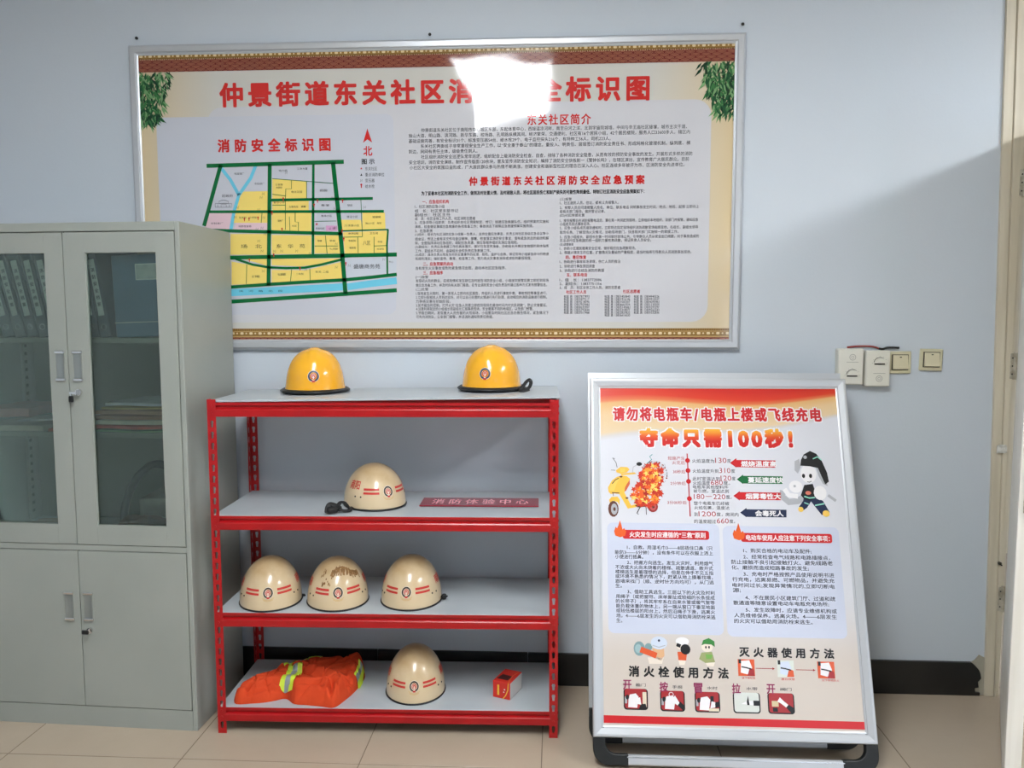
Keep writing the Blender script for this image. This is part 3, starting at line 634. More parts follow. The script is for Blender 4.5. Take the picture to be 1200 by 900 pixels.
# ------------------------------------------------------------------ red boltless shelf unit
SX, SY, SR = .0742, -.4363, .02436
def SW(u, v, z): return (SX+u*math.cos(SR)-v*math.sin(SR), SY+u*math.sin(SR)+v*math.cos(SR), z)
M_RED = pm('red_powder_coat', (176, 16, 22), .30, spec=.5, rgb2=(164, 12, 20), nscale=12)
M_BRD = pm('grey_white_shelf_board', (184, 190, 194), .35, rgb2=(177, 183, 188), nscale=4, spec=.4)
M_EDGE = pm('board_edge', (222, 222, 218), .5)
shelf = empty('shelf_unit', (SX, SY, 0), SR, 'red steel shelf unit with four grey boards against the wall', 'shelf')
SWD, SDP, SHT, PW = 1.2, .40, 1.188, .030
def post(cx, cy, sx, sy):
    """slotted angle post; flanges run from the corner inwards (sx, sy = +-1)"""
    b = MB(); pitch = .0383; n = 30; z = .012; SHT = 1.188 if cy == 0 else 1.1755
    key = [(-.0035, -.012), (.0035, -.012), (.0045, -.001), (.0062, .006), (.004, .0115), (-.004, .0115), (-.0062, .006), (-.0045, -.001)]
    for fl_ in (0, 1):
        def P(a, h, t): return (cx+sx*a, cy+sy*t, h) if fl_ == 0 else (cx+sx*t, cy+sy*a, h)
        T = .0016
        def q(pts):
            b.add([P(a, h, 0) for a, h in pts], [tuple(range(len(pts)))], M_RED); b.add([P(a, h, T) for a, h in pts], [tuple(range(len(pts)))[::-1]], M_RED)
        q([(0, 0), (PW, 0), (PW, z), (0, z)])
        for k in range(n):
            zz = z+k*pitch; c = zz+pitch/2; m = PW/2
            bolt = any(abs(c-L+.02) < pitch*.55 for L in (1.177, .783, .44, .096))
            if bolt: q([(0, zz), (PW, zz), (PW, zz+pitch), (0, zz+pitch)]); continue
            out = [(m, zz), (PW, zz), (PW, c-.004), (PW, c+.008), (PW, zz+pitch), (m, zz+pitch), (0, zz+pitch), (0, c+.008), (0, c-.004), (0, zz)]
            hole = [(m+a, c+h) for a, h in key]
            hl = [(m, c-.012), hole[1], hole[2], hole[3], hole[4], (m, c+.0115), hole[5], hole[6], hole[7], hole[0]]
            for i in range(10):
                j = (i+1) % 10; q([out[i], out[j], hl[j], hl[i]])
                b.add([P(*hl[i], 0), P(*hl[j], 0), P(*hl[j], T), P(*hl[i], T)], [(0, 1, 2, 3)], M_RED)
        q([(0, z+n*pitch), (PW, z+n*pitch), (PW, SHT), (0, SHT)])
        b.add([P(PW, 0, 0), P(PW, SHT, 0), P(PW, SHT, T), P(PW, 0, T)], [(0, 1, 2, 3)], M_RED)
        b.add([P(0, SHT, 0), P(PW, SHT, 0), P(PW, SHT, T), P(0, SHT, T)], [(0, 1, 2, 3)], M_RED)
    b.fixn = False
    o = b.build('post', shelf)
    r = MB()
    for L in (1.177, .783, .44, .096):
        for dz in (-.012, -.036):
            r.cyl((cx+sx*PW/2, cy, L+dz), (cx+sx*PW/2, cy-sy*.002, L+dz), .0042, M_RED, 10)
            r.cyl((cx, cy+sy*PW/2, L+dz), (cx-sx*.002, cy+sy*PW/2, L+dz), .0042, M_RED, 10)
    tag(r.build('rivet', o), kind='stuff')
for cx, sx in ((0, 1), (SWD, -1)):
    for cy, sy in ((0, 1), (SDP, -1)): post(cx, cy, sx, sy)
LV = (1.177, .783, .438, .094)
prof = [(.006, 0), (.008, 0), (.008, -.0105), (.009, -.012), (.012, -.015), (.012, -.019), (.004, -.023), (.0018, -.0245), (.0018, -.046), (.003, -.048), (.024, -.048), (.024, -.046), (.0045, -.046), (.0045, -.026), (.020, -.019), (.022, -.010), (.022, -.0085), (.006, -.0085)]
prof = [(.001, 0), (.0025, 0), (.0025, -.009), (.022, -.009), (.022, -.011), (.011, -.0115), (.011, -.0185), (.0035, -.0235), (.0018, -.0245), (.0018, -.0245), (-.0005, -.026), (-.0005, -.0455), (.001, -.048), (.001, -.049), (-.002, -.0485), (-.003, -.0455), (-.003, -.0255), (-.0005, -.0215), (.008, -.0175), (.008, -.012), (.001, -.0095)]
for L in LV:
    for front in (1, 0):
        b = MB(); pr = [((a if front else SDP-a), L+h) for a, h in prof]
        b.prism([(y+(.001 if front else -.001), z) for y, z in pr], 'x', PW-.004, SWD-PW+.004, M_RED); b.build('beam', shelf)
    for side in (0, 1):
        b = MB(); pr = [((a+.003 if not side else SWD-a-.003), L+h) for a, h in prof]
        b.prism(pr, 'y', PW-.004, SDP-PW+.004, M_RED); b.build('side_beam', shelf)
    if L < 1.1:
        b = MB(); b.box(.0045, SWD-.0045, .0045, SDP-.0045, L-.0085, L+.0012, M_BRD, bev=.0008); b.build('shelf_board', shelf)
# top board lies loose on the frame, lifted at its right end
b = MB(); b.box(-.598, .598, -.195, .195, 0, .0075, M_BRD, bev=.001)
b.build('shelf_board', shelf, loc=(.606, .203, 1.1845), rot=(0, -.0125, .002))
# thin pencil-like dark joint marks on the top board are scratches
# ------------------------------------------------------------------ helmets
M_YEL = pm('yellow_helmet_shell', (244, 178, 36), .22, rgb2=(240, 170, 30), nscale=6, coat=.6)
def beige_mat():
    m, nt, b = new_mat('aged_cream_helmet_shell'); tc = N(nt, 'ShaderNodeTexCoord')
    sep = N(nt, 'ShaderNodeSeparateXYZ'); nt.links.new(tc.outputs['Object'], sep.inputs[0])
    n = N(nt, 'ShaderNodeTexNoise'); n.inputs['Scale'].default_value = 14; n.inputs['Detail'].default_value = 6
    nt.links.new(tc.outputs['Object'], n.inputs['Vector'])
    a = N(nt, 'ShaderNodeMath', operation='MULTIPLY_ADD'); a.inputs[1].default_value = 7.5; a.inputs[2].default_value = -.85
    nt.links.new(sep.outputs[2], a.inputs[0])
    s = N(nt, 'ShaderNodeMath', operation='ADD', use_clamp=True); nt.links.new(a.outputs[0], s.inputs[0])
    k = N(nt, 'ShaderNodeMath', operation='MULTIPLY_ADD'); k.inputs[1].default_value = 1.4; k.inputs[2].default_value = -.35; nt.links.new(n.outputs[0], k.inputs[0]); nt.links.new(k.outputs[0], s.inputs[1])
    mx = N(nt, 'ShaderNodeMix', data_type='RGBA'); mx.inputs[6].default_value = (*lin((214, 192, 156)), 1); mx.inputs[7].default_value = (*lin((178, 144, 98)), 1)
    nt.links.new(s.outputs[0], mx.inputs[0]); nt.links.new(mx.outputs[2], b.inputs['Base Color'])
    b.inputs['Roughness'].default_value = .3; b.inputs['Coat Weight'].default_value = .5; b.inputs['Coat Roughness'].default_value = .12
    return m
M_BEI = beige_mat()
M_RUB = pm('black_rubber_rim', (24, 25, 26), .45)
M_LIN = pm('dark_helmet_lining', (34, 33, 32), .9)
M_STRAP = pm('black_webbing', (22, 22, 23), .7, bump=.0004, bscale=900)
M_DRED = pm('red_decal', (196, 48, 40), .35); M_DW = pm('white_decal', (236, 226, 208), .35); M_DN = pm('navy_decal', (44, 52, 84), .35); M_DBR = pm('dark_olive_decal', (62, 48, 40), .4); M_DG = pm('gold_decal', (206, 168, 104), .35)
M_SCUF = pm('worn_brown_scuff', (146, 106, 62), .7, rgb2=(118, 84, 46), nscale=60)
class Dome:
    def __init__(s, a, bb, H, n, z0=0, ridge=0, flare=0): s.a, s.b, s.H, s.n, s.z0, s.ridge, s.flare = a, bb, H, n, z0, ridge, flare
    def rho(s, z):
        t = max(0, min(1, z/s.H)); return (1-t**s.n)**(1/s.n)
    def pt(s, phi, z, off=0):
        r = s.rho(z); x = s.a*math.sin(phi)*r; y = -s.b*math.cos(phi)*r
        if s.flare: k = 1+s.flare*max(0, 1-z/.03)**2; x *= k; y *= k
        ss = max(r, .02); g = Vector((x/(s.a**2)*ss**(s.n-2), y/(s.b**2)*ss**(s.n-2), (max(0, z)/s.H)**(s.n-1)/s.H))
        g.normalize()
        P = Vector((x, y, z+s.z0))
        if s.ridge:
            e = math.exp(-(x/.019)**4); q = min(1, max(0, (z-.075)/.05)); P += g*s.ridge*e*q
        return P+g*off
    def shell(s, mat, nu=64, nv=26, inner=0):
        b = MB(); v = []
        for j in range(nv):
            t = PI/2*(j/nv); z = s.H*(math.sin(t))**(2/s.n) if s.n > 2 else s.H*math.sin(t)
            if j == 0: z = 0
            for i in range(nu): v.append(s.pt(2*PI*i/nu, z, -inner))
        v.append(s.pt(0, s.H*.99999, -inner)); top = len(v)-1
        f = [(j*nu+i, j*nu+(i+1) % nu, (j+1)*nu+(i+1) % nu, (j+1)*nu+i) for j in range(nv-1) for i in range(nu)]
        f += [((nv-1)*nu+i, (nv-1)*nu+(i+1) % nu, top) for i in range(nu)]
        if inner: f = [q[::-1] for q in f]
        b.fixn = False; b.add(v, f, mat); return b
    def decal(s, phi0, z0):
        R = (s.a+s.b)/2*s.rho(z0)
        return Print(0, warp=lambda x, z, l: tuple(s.pt(phi0+x/R, z0+z, .0006+l*.00025)))
def subdiv_rect(p, x0, x1, z0, z1, mat, lay, n=8, slope=0):
    v = []
    for i in range(n+1):
        x = x0+(x1-x0)*i/n; dz = slope*(x-x0); v += [p.P(x, z0+dz, lay), p.P(x, z1+dz, lay)]
    p.add(v, [(2*i, 2*i+2, 2*i+3, 2*i+1) for i in range(n)], mat)
def emblem(d, root, phi, z, r, dark, scroll=True):
    p = d.decal(phi, z)
    p.disc(0, 0, r*1.12, M_DW, 1, 20); p.ring(0, 0, r*.70, r*1.04, dark, 2, -PI*.5+.25, PI*1.5-.25, 24)
    p.disc(0, 0, r*.56, M_DRED, 2, 16); p.ring(0, 0, r*.30, r*.38, M_DW, 3, 0, 2*PI, 12); p.rect(-r*.1, r*.1, -r*.5, r*.05, M_DW, 3)
    p.poly([(-r*.35, -r*.8), (r*.35, -r*.8), (r*.25, -r*1.15), (-r*.25, -r*1.15)], M_DRED, 3)
    if scroll:
        p.ring(0, r*.35, r*1.75, r*1.83, M_DG, 1, -PI*.5-.75, -PI*.5+.75, 14); p.ring(0, r*.15, r*1.75, r*1.83, M_DG, 1, -PI*.5-.6, -PI*.5+.6, 14)
    p.build('emblem', root)
def scale_rim(b, a, bb, z, r, mat, flat=1.0, n=48):
    b.tube([(a*math.sin(2*PI*i/n), -bb*math.cos(2*PI*i/n), z) for i in range(n)], r, mat, 8, flat, sub=1, closed=True)
def beige(front_uv, zb, head, label, a=.109, bb=.125, H=.16, chars=(1,), strap=None, scuff=False, az=0, lsh=.022):
    P = Vector(SW(front_uv[0], front_uv[1], zb)); d = Vector((P.x-CC.x, P.y-CC.y, 0)).normalized()
    c = P+d*(bb-.002); view = math.atan2(-d.x, d.y)       # heading that looks at the camera
    r = empty('rescue_helmet', (c.x, c.y, zb), view+head, label, 'helmet', 'cream rescue helmets with red stripes')
    D = Dome(a, bb, H-.004, 2.08, .004)
    D.shell(M_BEI).build('shell', r, smooth=True)
    D2 = Dome(a-.004, bb-.004, H-.008, 2.08, .004); D2.shell(M_LIN, 32, 12, .001).build('lining', r, smooth=True)
    b = MB(); scale_rim(b, a, bb, .0034, .0034, M_RUB, .95); b.build('rim', r, smooth=True)
    emblem(D, r, 0, .062, .0170, M_DBR)
    for s in (-1, 1):
        p = D.decal(0, .064)
        for dz in (-.0065, .0065):
            xs_ = sorted((s*.034, s*.092)); subdiv_rect(p, xs_[0], xs_[1], dz-.0036, dz+.0036, M_DRED, 1, 10)
        p.build('stripe', r)
    for s in (-1, 1):
        p = D.decal(0, .080)
        xs_ = sorted((s*(.104+lsh), s*(.150+lsh))); p.text('南阳', xs_[0], xs_[1], .002, .028, M_DRED, .02, 1)
        p.build('side_lettering', r)
    for s in (-1, 1):
        b = MB()
        for dx in (.106, .130):
            R = (a+bb)/2*D.rho(.045); q0 = D.pt(s*dx/R, .044, -.001); q1 = D.pt(s*dx/R, .044, .0014); b.cyl(q0, q1, .0032, M_DBR, 10)
        b.build('rivet', r)
    if scuff:
        random.seed(5); p = D.decal(0, .118)
        for i in range(46):
            t = i/45; x = -.020+t*.105; z = .006+.010*math.sin(PI*min(1, t*1.3))-.016*max(0, t-.55)*2
            Lw = random.uniform(.008, .022); k = random.uniform(-.012, -.002)
            zz = z+random.uniform(-.006, .004)
            p.stroke([(x, zz+.004), (x+k*.5, zz-Lw*.35), (x+k, zz-Lw*.8)], random.uniform(.002, .0055), M_SCUF, 1)
        p.stroke([(-.024+.105*k/14, .004+.014*math.sin(PI*min(1, k/14*1.25))-.01*max(0, k/14-.6)*2) for k in range(15)], .0045, M_SCUF, 1.2)
        for cx_, cz_, n_ in ((-.052, .0, 9), (-.046, -.026, 6), (-.03, -.02, 3)):
            for i in range(n_):
                x = cx_+random.uniform(-.008, .008); z = cz_+random.uniform(-.012, .012); p.disc(x, z, random.uniform(.0012, .003), M_SCUF, 1, 7, random.uniform(.002, .006))
        p.build('scuff', r)
    if strap:
        b = MB(); strap(b); o = b.build('chin_strap', r, smooth=True)
    return r
def strap_left(b):
    b.tube([(-.095, -.03, .006), (-.118, -.052, .012), (-.136, -.058, .030), (-.150, -.048, .034), (-.162, -.050, .020), (-.150, -.062, .008), (-.128, -.066, .006), (-.118, -.058, .010)], .0075, M_STRAP, 8, .28, up=(0, -.6, 1))
    b.tube([(-.150, -.05, .012), (-.168, -.052, .024), (-.186, -.046, .030), (-.198, -.05, .020), (-.205, -.062, .006)], .011, M_STRAP, 8, .25, up=(.2, -.7, .7))
    b.box(-.205, -.168, -.068, -.044, .003, .022, M_STRAP, bev=.004); b.box(-.163, -.150, -.06, -.045, .004, .018, M_STRAP, bev=.003)
def strap_knob(b):
    b.tube([(.085, .03, .006), (.108, .0, .010), (.120, -.012, .018), (.126, -.004, .012), (.118, .008, .006)], .008, M_STRAP, 8, .5)
    b.box(.112, .128, -.018, .002, .004, .022, M_STRAP, bev=.004)
def strap_small(b):
    b.tube([(.085, .03, .006), (.106, .012, .008), (.116, .004, .007), (.112, .018, .006)], .006, M_STRAP, 8, .5)
beige((.559, .062), .7862, .42, 'cream helmet with red side lettering and trailing black strap, beside the red plate', H=.150, strap=strap_left, lsh=0)
beige((.199, .012), .4392, -.09, 'cream helmet at the left end of the row of three', H=.163, strap=strap_small)
beige((.433, .018), .4392, 0.0, 'cream helmet with brown scuffed crown, middle of the row of three', H=.160, scuff=True)
beige((.689, .032), .4392, -.16, 'cream helmet with black buckle at its side, right end of the row of three', H=.163, strap=strap_knob)
beige((.699, .034), .0952, -.05, 'cream helmet alone on the lowest shelf near the orange jacket', H=.168, a=.1075)
def yellow(front_uv, zb, head, label, strap=False, ty=0):
    a, bb, H = .1065, .112, .150
    P = Vector(SW(front_uv[0], front_uv[1], zb)); d = Vector((P.x-CC.x, P.y-CC.y, 0)).normalized()
    c = P+d*(bb+.014); view = math.atan2(-d.x, d.y)
    r = empty('fire_helmet', (c.x, c.y, zb), view+head, label, 'helmet', 'yellow fire helmets on the top board')
    r.rotation_euler = (0, ty, view+head)
    D = Dome(a, bb, H, 2.3, .012, ridge=.004, flare=.04)
    D.shell(M_YEL, 96, 40).build('shell', r, smooth=True)
    Dome(a-.004, bb-.004, H-.005, 2.3, .01).shell(M_LIN, 32, 12, .001).build('lining', r, smooth=True)
    b = MB(); n = 56; v = []
    pr = [(.000, .0155), (.006, .0165), (.014, .0115), (.017, .009), (.016, .0065), (.010, .003), (.0, .0015), (-.006, .002), (-.006, .012)]
    for i in range(n):
        t = 2*PI*i/n
        for dr_, z in pr: v.append(((a+.004+dr_)*math.sin(t), -(bb+.004+dr_)*math.cos(t), z))
    k = len(pr); b.add(v, [(i*k+j, ((i+1) % n)*k+j, ((i+1) % n)*k+(j+1) % k, i*k+(j+1) % k) for i in range(n) for j in range(k)], M_RUB)
    b.build('brim', r, smooth=True)
    emblem(D, r, 0, .054, .0190, M_DN, False)
    if strap:
        b = MB(); b.tube([(.085, -.03, .006), (.118, -.062, .006), (.148, -.066, .012), (.158, -.060, .030), (.152, -.056, .042), (.140, -.058, .034), (.128, -.066, .016), (.120, -.076, .006), (.135, -.08, .005), (.155, -.074, .010)], .0065, M_STRAP, 8, .35, up=(0, -1, .6))
        b.box(.118, .134, -.084, -.064, .002, .012, M_STRAP, bev=.003); b.build('chin_strap', r, smooth=True)
    return r
yellow((.337, .138), 1.1895, -.06, 'yellow fire helmet with black brim above the left part of the shelf')
yellow((.966, .140), 1.1985, -.22, 'yellow fire helmet with black strap loop at its side, nearer the poster stand', True)

# red acrylic plate with pale lettering
M_PLAQ = pm('dark_red_acrylic', (150, 34, 52), .15, coat=.5)
M_PLT = pm('pinkish_white_lettering', (226, 170, 180), .5)
x, y, _ = SW(.703, .142, 0)
pq = empty('name_plate', (x, y, .7862), SR+.0, 'dark red plate with pale lettering lying flat beside a cream helmet', 'sign')
b = MB(); b.box(0, .430, 0, .122, 0, .004, M_PLAQ, bev=.0006); b.build('plate', pq)
p = Print(0, warp=lambda x, z, l: (x, z, .0041+l*.0002)); p.text('消 防 体 验 中 心', .040, .392, .061, .074, M_PLT, .012, 1); p.build('lettering', pq)

# small red and white carton
M_CR = pm('red_card', (206, 40, 26), .4); M_CW = pm('white_card', (222, 220, 214), .5); M_CY = pm('yellow_card_print', (240, 190, 60), .4); M_CO = pm('orange_card_print', (226, 96, 40), .4); M_CD = pm('dark_card_print', (60, 16, 18), .4)
x, y, _ = SW(.968, .104, 0)
cb = empty('carton', (x, y, .0956), SR-.40, 'small red carton with white end and orange curve on the lowest shelf', 'box')
cw, cdp, ch = .068, .105, .062
b = MB(); b.box(0, cw, 0, cdp, 0, ch, M_CR, bev=.0012); b.build('box', cb)
b = MB(); b.box(cw-.0005, cw+.0006, .002, cdp-.002, .002, ch-.002, M_CW); b.build('white_end', cb)
p = Print(-.0004); p.rect(.018, .026, .012, .050, M_CY, 1)
p.stroke([(.040, .0), (.052, .016), (.060, .036), (.062, .062)], .0035, M_CY, 1); p.disc(.047, .036, .003, M_CW, 1, 8); p.disc(.044, .026, .0025, M_CW, 1, 8)
p.build('front_print', cb)
p = Print(0, warp=lambda x, z, l: (x, z, ch+l*.0003)); p.poly([(.006, .02), (.05, .02), (.054, .055), (.012, .06)], M_CD, 1); p.stroke([(.062, .0), (.055, .03), (.052, .06), (.06, .1)], .004, M_CO, 2); p.build('top_print', cb)

# folded orange jacket
M_ORG = pm('orange_cotton', (216, 76, 38), .85, rgb2=(204, 66, 32), nscale=14, bump=.0006, bscale=400, spec=.2)
M_HV = pm('yellow_hi_vis_tape', (206, 226, 60), .5); M_SIL = pm('silver_reflective_tape', (150, 158, 158), .4, metal=.2)
OUT = [(.059, .022), (.040, .060), (.050, .138), (.104, .195), (.201, .252), (.300, .292), (.395, .325), (.440, .318), (.467, .265), (.471, .206), (.458, .120), (.440, .064), (.422, .018), (.405, .004), (.370, .012), (.313, .022), (.265, .028), (.235, .058), (.215, .066), (.190, .052), (.153, .036), (.110, .028)]
def _cm(P, n=4):
    R_ = []
    for i in range(len(P)):
        a, b_, c, e = P[i-1], P[i], P[(i+1) % len(P)], P[(i+2) % len(P)]
        for k in range(n):
            t = k/n; R_.append(tuple(.5*(2*b_[q]+(c[q]-a[q])*t+(2*a[q]-5*b_[q]+4*c[q]-e[q])*t*t+(-a[q]+3*b_[q]-3*c[q]+e[q])*t**3) for q in (0, 1)))
    return R_
OUT = _cm(OUT, 3)
def nearest(x, y):
    best = (9, x, y)
    for i in range(len(OUT)):
        x1_, y1_ = OUT[i]; x2, y2 = OUT[(i+1) % len(OUT)]; dx, dy = x2-x1_, y2-y1_; t = max(0, min(1, ((x-x1_)*dx+(y-y1_)*dy)/(dx*dx+dy*dy)))
        q = math.hypot(x-x1_-t*dx, y-y1_-t*dy)
        if q < best[0]: best = (q, x1_+t*dx, y1_+t*dy)
    return best[1:]
def edge_d(x, y):
    ins = False; best = 9
    for i in range(len(OUT)):
        x1_, y1_ = OUT[i]; x2, y2 = OUT[(i+1) % len(OUT)]
        if (y1_ > y) != (y2 > y) and x < (x2-x1_)*(y-y1_)/(y2-y1_)+x1_: ins = not ins
        dx, dy = x2-x1_, y2-y1_; t = max(0, min(1, ((x-x1_)*dx+(y-y1_)*dy)/(dx*dx+dy*dy)))
        best = min(best, math.hypot(x-x1_-t*dx, y-y1_-t*dy))
    return best if ins else -best
FOLD = [  # (polyline, half width, height): raised folds and sunk creases
    ([(.05, .07), (.12, .10), (.20, .10), (.30, .085), (.38, .09)], .022, .016), ([(.10, .06), (.17, .085), (.25, .062), (.36, .072)], .009, -.016), ([(.06, .035), (.13, .065), (.20, .075)], .012, .012),
    ([(.20, .20), (.27, .16), (.34, .12), (.385, .085)], .014, -.014), ([(.17, .215), (.26, .19), (.35, .155), (.41, .11), (.415, .05)], .020, .020), ([(.385, .085), (.395, .05), (.40, .02)], .008, -.02),
    ([(.36, .10), (.372, .06), (.385, .02)], .013, .014), ([(.10, .13), (.17, .165), (.24, .20)], .02, .010), ([(.08, .115), (.15, .135), (.20, .14)], .007, -.008), ([(.44, .12), (.45, .20), (.44, .29)], .02, .012), ([(.38, .28), (.40, .20), (.43, .13)], .014, -.008),
    ([(.24, .05), (.29, .055), (.35, .04)], .012, .012), ([(.27, .25), (.34, .24), (.42, .27)], .03, .010), ([(.12, .05), (.16, .065), (.215, .062)], .006, -.012)]
from mathutils import noise as MN
def jh(x, y):
    d = edge_d(x, y)
    if d <= 0: return 0
    t = min(1, d/.028); prof_ = (1-(1-t)**2)**.5
    h = .032+.016*min(1, max(0, (x-.02)/.25))+.014*min(1, max(0, (y-.04)/.15))
    for pl_, wd, a in FOLD:
        best = 9
        for i in range(len(pl_)-1):
            x1_, y1_ = pl_[i]; x2, y2 = pl_[i+1]; dx, dy = x2-x1_, y2-y1_; t_ = max(0, min(1, ((x-x1_)*dx+(y-y1_)*dy)/(dx*dx+dy*dy)))
            best = min(best, math.hypot(x-x1_-t_*dx, y-y1_-t_*dy))
        h += a*math.exp(-(best/wd)**2)
    wx = x+.02*MN.noise(Vector((x*9, y*9, 7))); wy = y+.02*MN.noise(Vector((x*9, y*9, 3)))
    u_ = wx*.94+wy*.34; v_ = -wx*.34+wy*.94
    c1 = abs(MN.noise(Vector((u_*6, v_*20, 2)))); c2 = abs(MN.noise(Vector((u_*17+3, v_*9, 5))))
    h += .006*MN.noise(Vector((x*13, y*13, 1)))-.020*math.exp(-(c1/.07)**2)-.010*math.exp(-(c2/.05)**2)+.0012*MN.noise(Vector((x*60, y*60, 4)))
    return max(.004, h*prof_+.003)
x, y, _ = SW(0, 0, 0)
jk = empty('folded_jacket', (x, y, .0952), SR, 'orange firefighting jacket folded in a heap on the lowest shelf', 'clothing')
b = MB(); NX, NY = 190, 140; gx0, gx1, gy0, gy1 = .03, .48, -.002, .332; idx = {}
H_ = {}
for j in range(NY):
    for i in range(NX):
        X = gx0+(gx1-gx0)*i/(NX-1); Y = gy0+(gy1-gy0)*j/(NY-1); h = jh(X, Y)
        if h > 0: H_[(i, j)] = (X, Y, h)
v = []; 
for k, P in H_.items(): idx[k] = len(v); v.append(P)
f = [(idx[(i, j)], idx[(i+1, j)], idx[(i+1, j+1)], idx[(i, j+1)]) for j in range(NY-1) for i in range(NX-1) if all(q in idx for q in ((i, j), (i+1, j), (i+1, j+1), (i, j+1)))]
cnt = {}
for q in f:
    for a_, c_ in zip(q, q[1:]+q[:1]): cnt[(a_, c_)] = 1
bd = [e for e in cnt if (e[1], e[0]) not in cnt]; base = {}
for k in set(q for e_ in bd for q in e_):
    X, Y = nearest(v[k][0], v[k][1]); v[k] = (X, Y, min(v[k][2], .006))
for a_, c_ in bd:
    for k in (a_, c_):
        if k not in base: base[k] = len(v); v.append((v[k][0], v[k][1], 0.0))
f += [(c_, a_, base[a_], base[c_]) for a_, c_ in bd]
b.fixn = False; b.add(v, f, M_ORG); o = b.build('cloth', jk, smooth=True)
sm = o.modifiers.new('smooth', 'SMOOTH'); sm.factor = .4; sm.iterations = 1
def tape(path, wd, name='reflective_tape'):
    b = MB(); b.fixn = False; n = 40
    def at_(t):
        k = t*(len(path)-1); i = min(len(path)-2, int(k)); q = k-i; return tuple(path[i][c]*(1-q)+path[i+1][c]*q for c in (0, 1))
    for lo_, hi, mat, off in ((-.5, -.17, M_HV, .0022), (-.17, .17, M_SIL, .0024), (.17, .5, M_HV, .0022)):
        v = []; m_ = 5
        for i in range(n+1):
            P = at_(i/n); Q0 = at_(max(0, i-1)/n); Q1 = at_(min(n, i+1)/n); dx, dy = Q1[0]-Q0[0], Q1[1]-Q0[1]; l = math.hypot(dx, dy); nx, ny = -dy/l, dx/l
            for k in range(m_):
                s_ = (lo_+(hi-lo_)*k/(m_-1))*wd; X, Y = P[0]+nx*s_, P[1]+ny*s_
                h_ = max(jh(X+e*.0025, Y+g*.0025) for e in (-1, 0, 1) for g in (-1, 0, 1))
                v.append((X, Y, h_+off))
        b.add(v, [(i*m_+k, (i+1)*m_+k, (i+1)*m_+k+1, i*m_+k+1) for i in range(n) for k in range(m_-1)], mat)
    b.build(name, jk, smooth=True)
tape([(.222, .196), (.226, .16), (.228, .12), (.226, .085), (.222, .068)], .052)
tape([(.172, .205), (.205, .225), (.25, .252), (.30, .275)], .030)
tape([(.462, .150), (.464, .19), (.462, .235)], .020)
# ------------------------------------------------------------------ grey steel cabinet (front right bottom corner is the origin)
M_CAB = pm('grey_cabinet_enamel', (160, 164, 157), .38, rgb2=(154, 159, 152), nscale=3, bump=.0002, bscale=120, spec=.4)
M_CABI = pm('grey_cabinet_inside', (150, 154, 144), .5)
M_SEAM = pm('dark_seam', (70, 74, 70), .8)
M_CHR = pm('chrome', (225, 225, 225), .08, metal=1)
M_KEYB = pm('black_key_plastic', (20, 20, 20), .4)
CW_, CD_, CHT = .84, .383, 1.79
CRZ = -.042
cab = empty('steel_cabinet', (-.0037, -.4285, 0), CRZ, 'tall grey steel cabinet with glass upper doors and solid lower doors', 'cabinet')
b = MB(); T = .017
for a, c in ((-CW_, -CW_+T), (-T, 0)): b.box(a, c, .0, CD_, 0, CHT, M_CAB, bev=.002)
b.box(-CW_+T, -T, .0, CD_, 1.760, CHT, M_CAB, bev=.0015)                       # top with front lip
b.box(-CW_+T, -T, CD_-.008, CD_, .0, 1.760, M_CABI)                       # back
b.box(-CW_+T, -T, .001, CD_-.008, .0, .0735, M_CAB)                             # plinth
b.box(-CW_+T, -T, .001, CD_-.008, .6475, .6665, M_CAB)                           # middle floor
b.box(-.4215, -.4185, .006, .012, .0735, .6475, M_SEAM); b.box(-.4200, -.4185, .006, .012, .6665, 1.76, M_SEAM)
b.build('body', cab)
for z in (1.378, 1.045):
    b = MB(); b.box(-CW_+T+.002, -T-.002, .035, CD_-.012, z, z+.018, M_CABI, bev=.0015); b.build('inner_shelf', cab)
# slotted uprights inside
for xx in (-CW_+T, -T-.012):
    b = MB(); b.box(xx, xx+.012, .30, .325, .67, 1.755, M_CABI)
    for k in range(34): b.box(xx-.0005, xx+.0125, .306, .319, .70+k*.031, .712+k*.031, M_SEAM)
    b.build('slotted_upright', cab)
def glass_mat():
    m = bpy.data.materials.new('tinted_cabinet_glass'); m.use_nodes = True; nt = m.node_tree; nt.nodes.remove(nt.nodes['Principled BSDF'])
    tr_ = N(nt, 'ShaderNodeBsdfTransparent'); tr_.inputs[0].default_value = (.82, .87, .84, 1)
    gl = N(nt, 'ShaderNodeBsdfGlossy'); gl.inputs['Roughness'].default_value = .02; gl.inputs[0].default_value = (.9, 1, .95, 1)
    fr = N(nt, 'ShaderNodeFresnel'); fr.inputs[0].default_value = 1.55; mx = N(nt, 'ShaderNodeMixShader')
    nt.links.new(fr.outputs[0], mx.inputs[0]); nt.links.new(tr_.outputs[0], mx.inputs[1]); nt.links.new(gl.outputs[0], mx.inputs[2]); nt.links.new(mx.outputs[0], nt.nodes['Material Output'].inputs[0])
    return m
M_GLS = glass_mat()
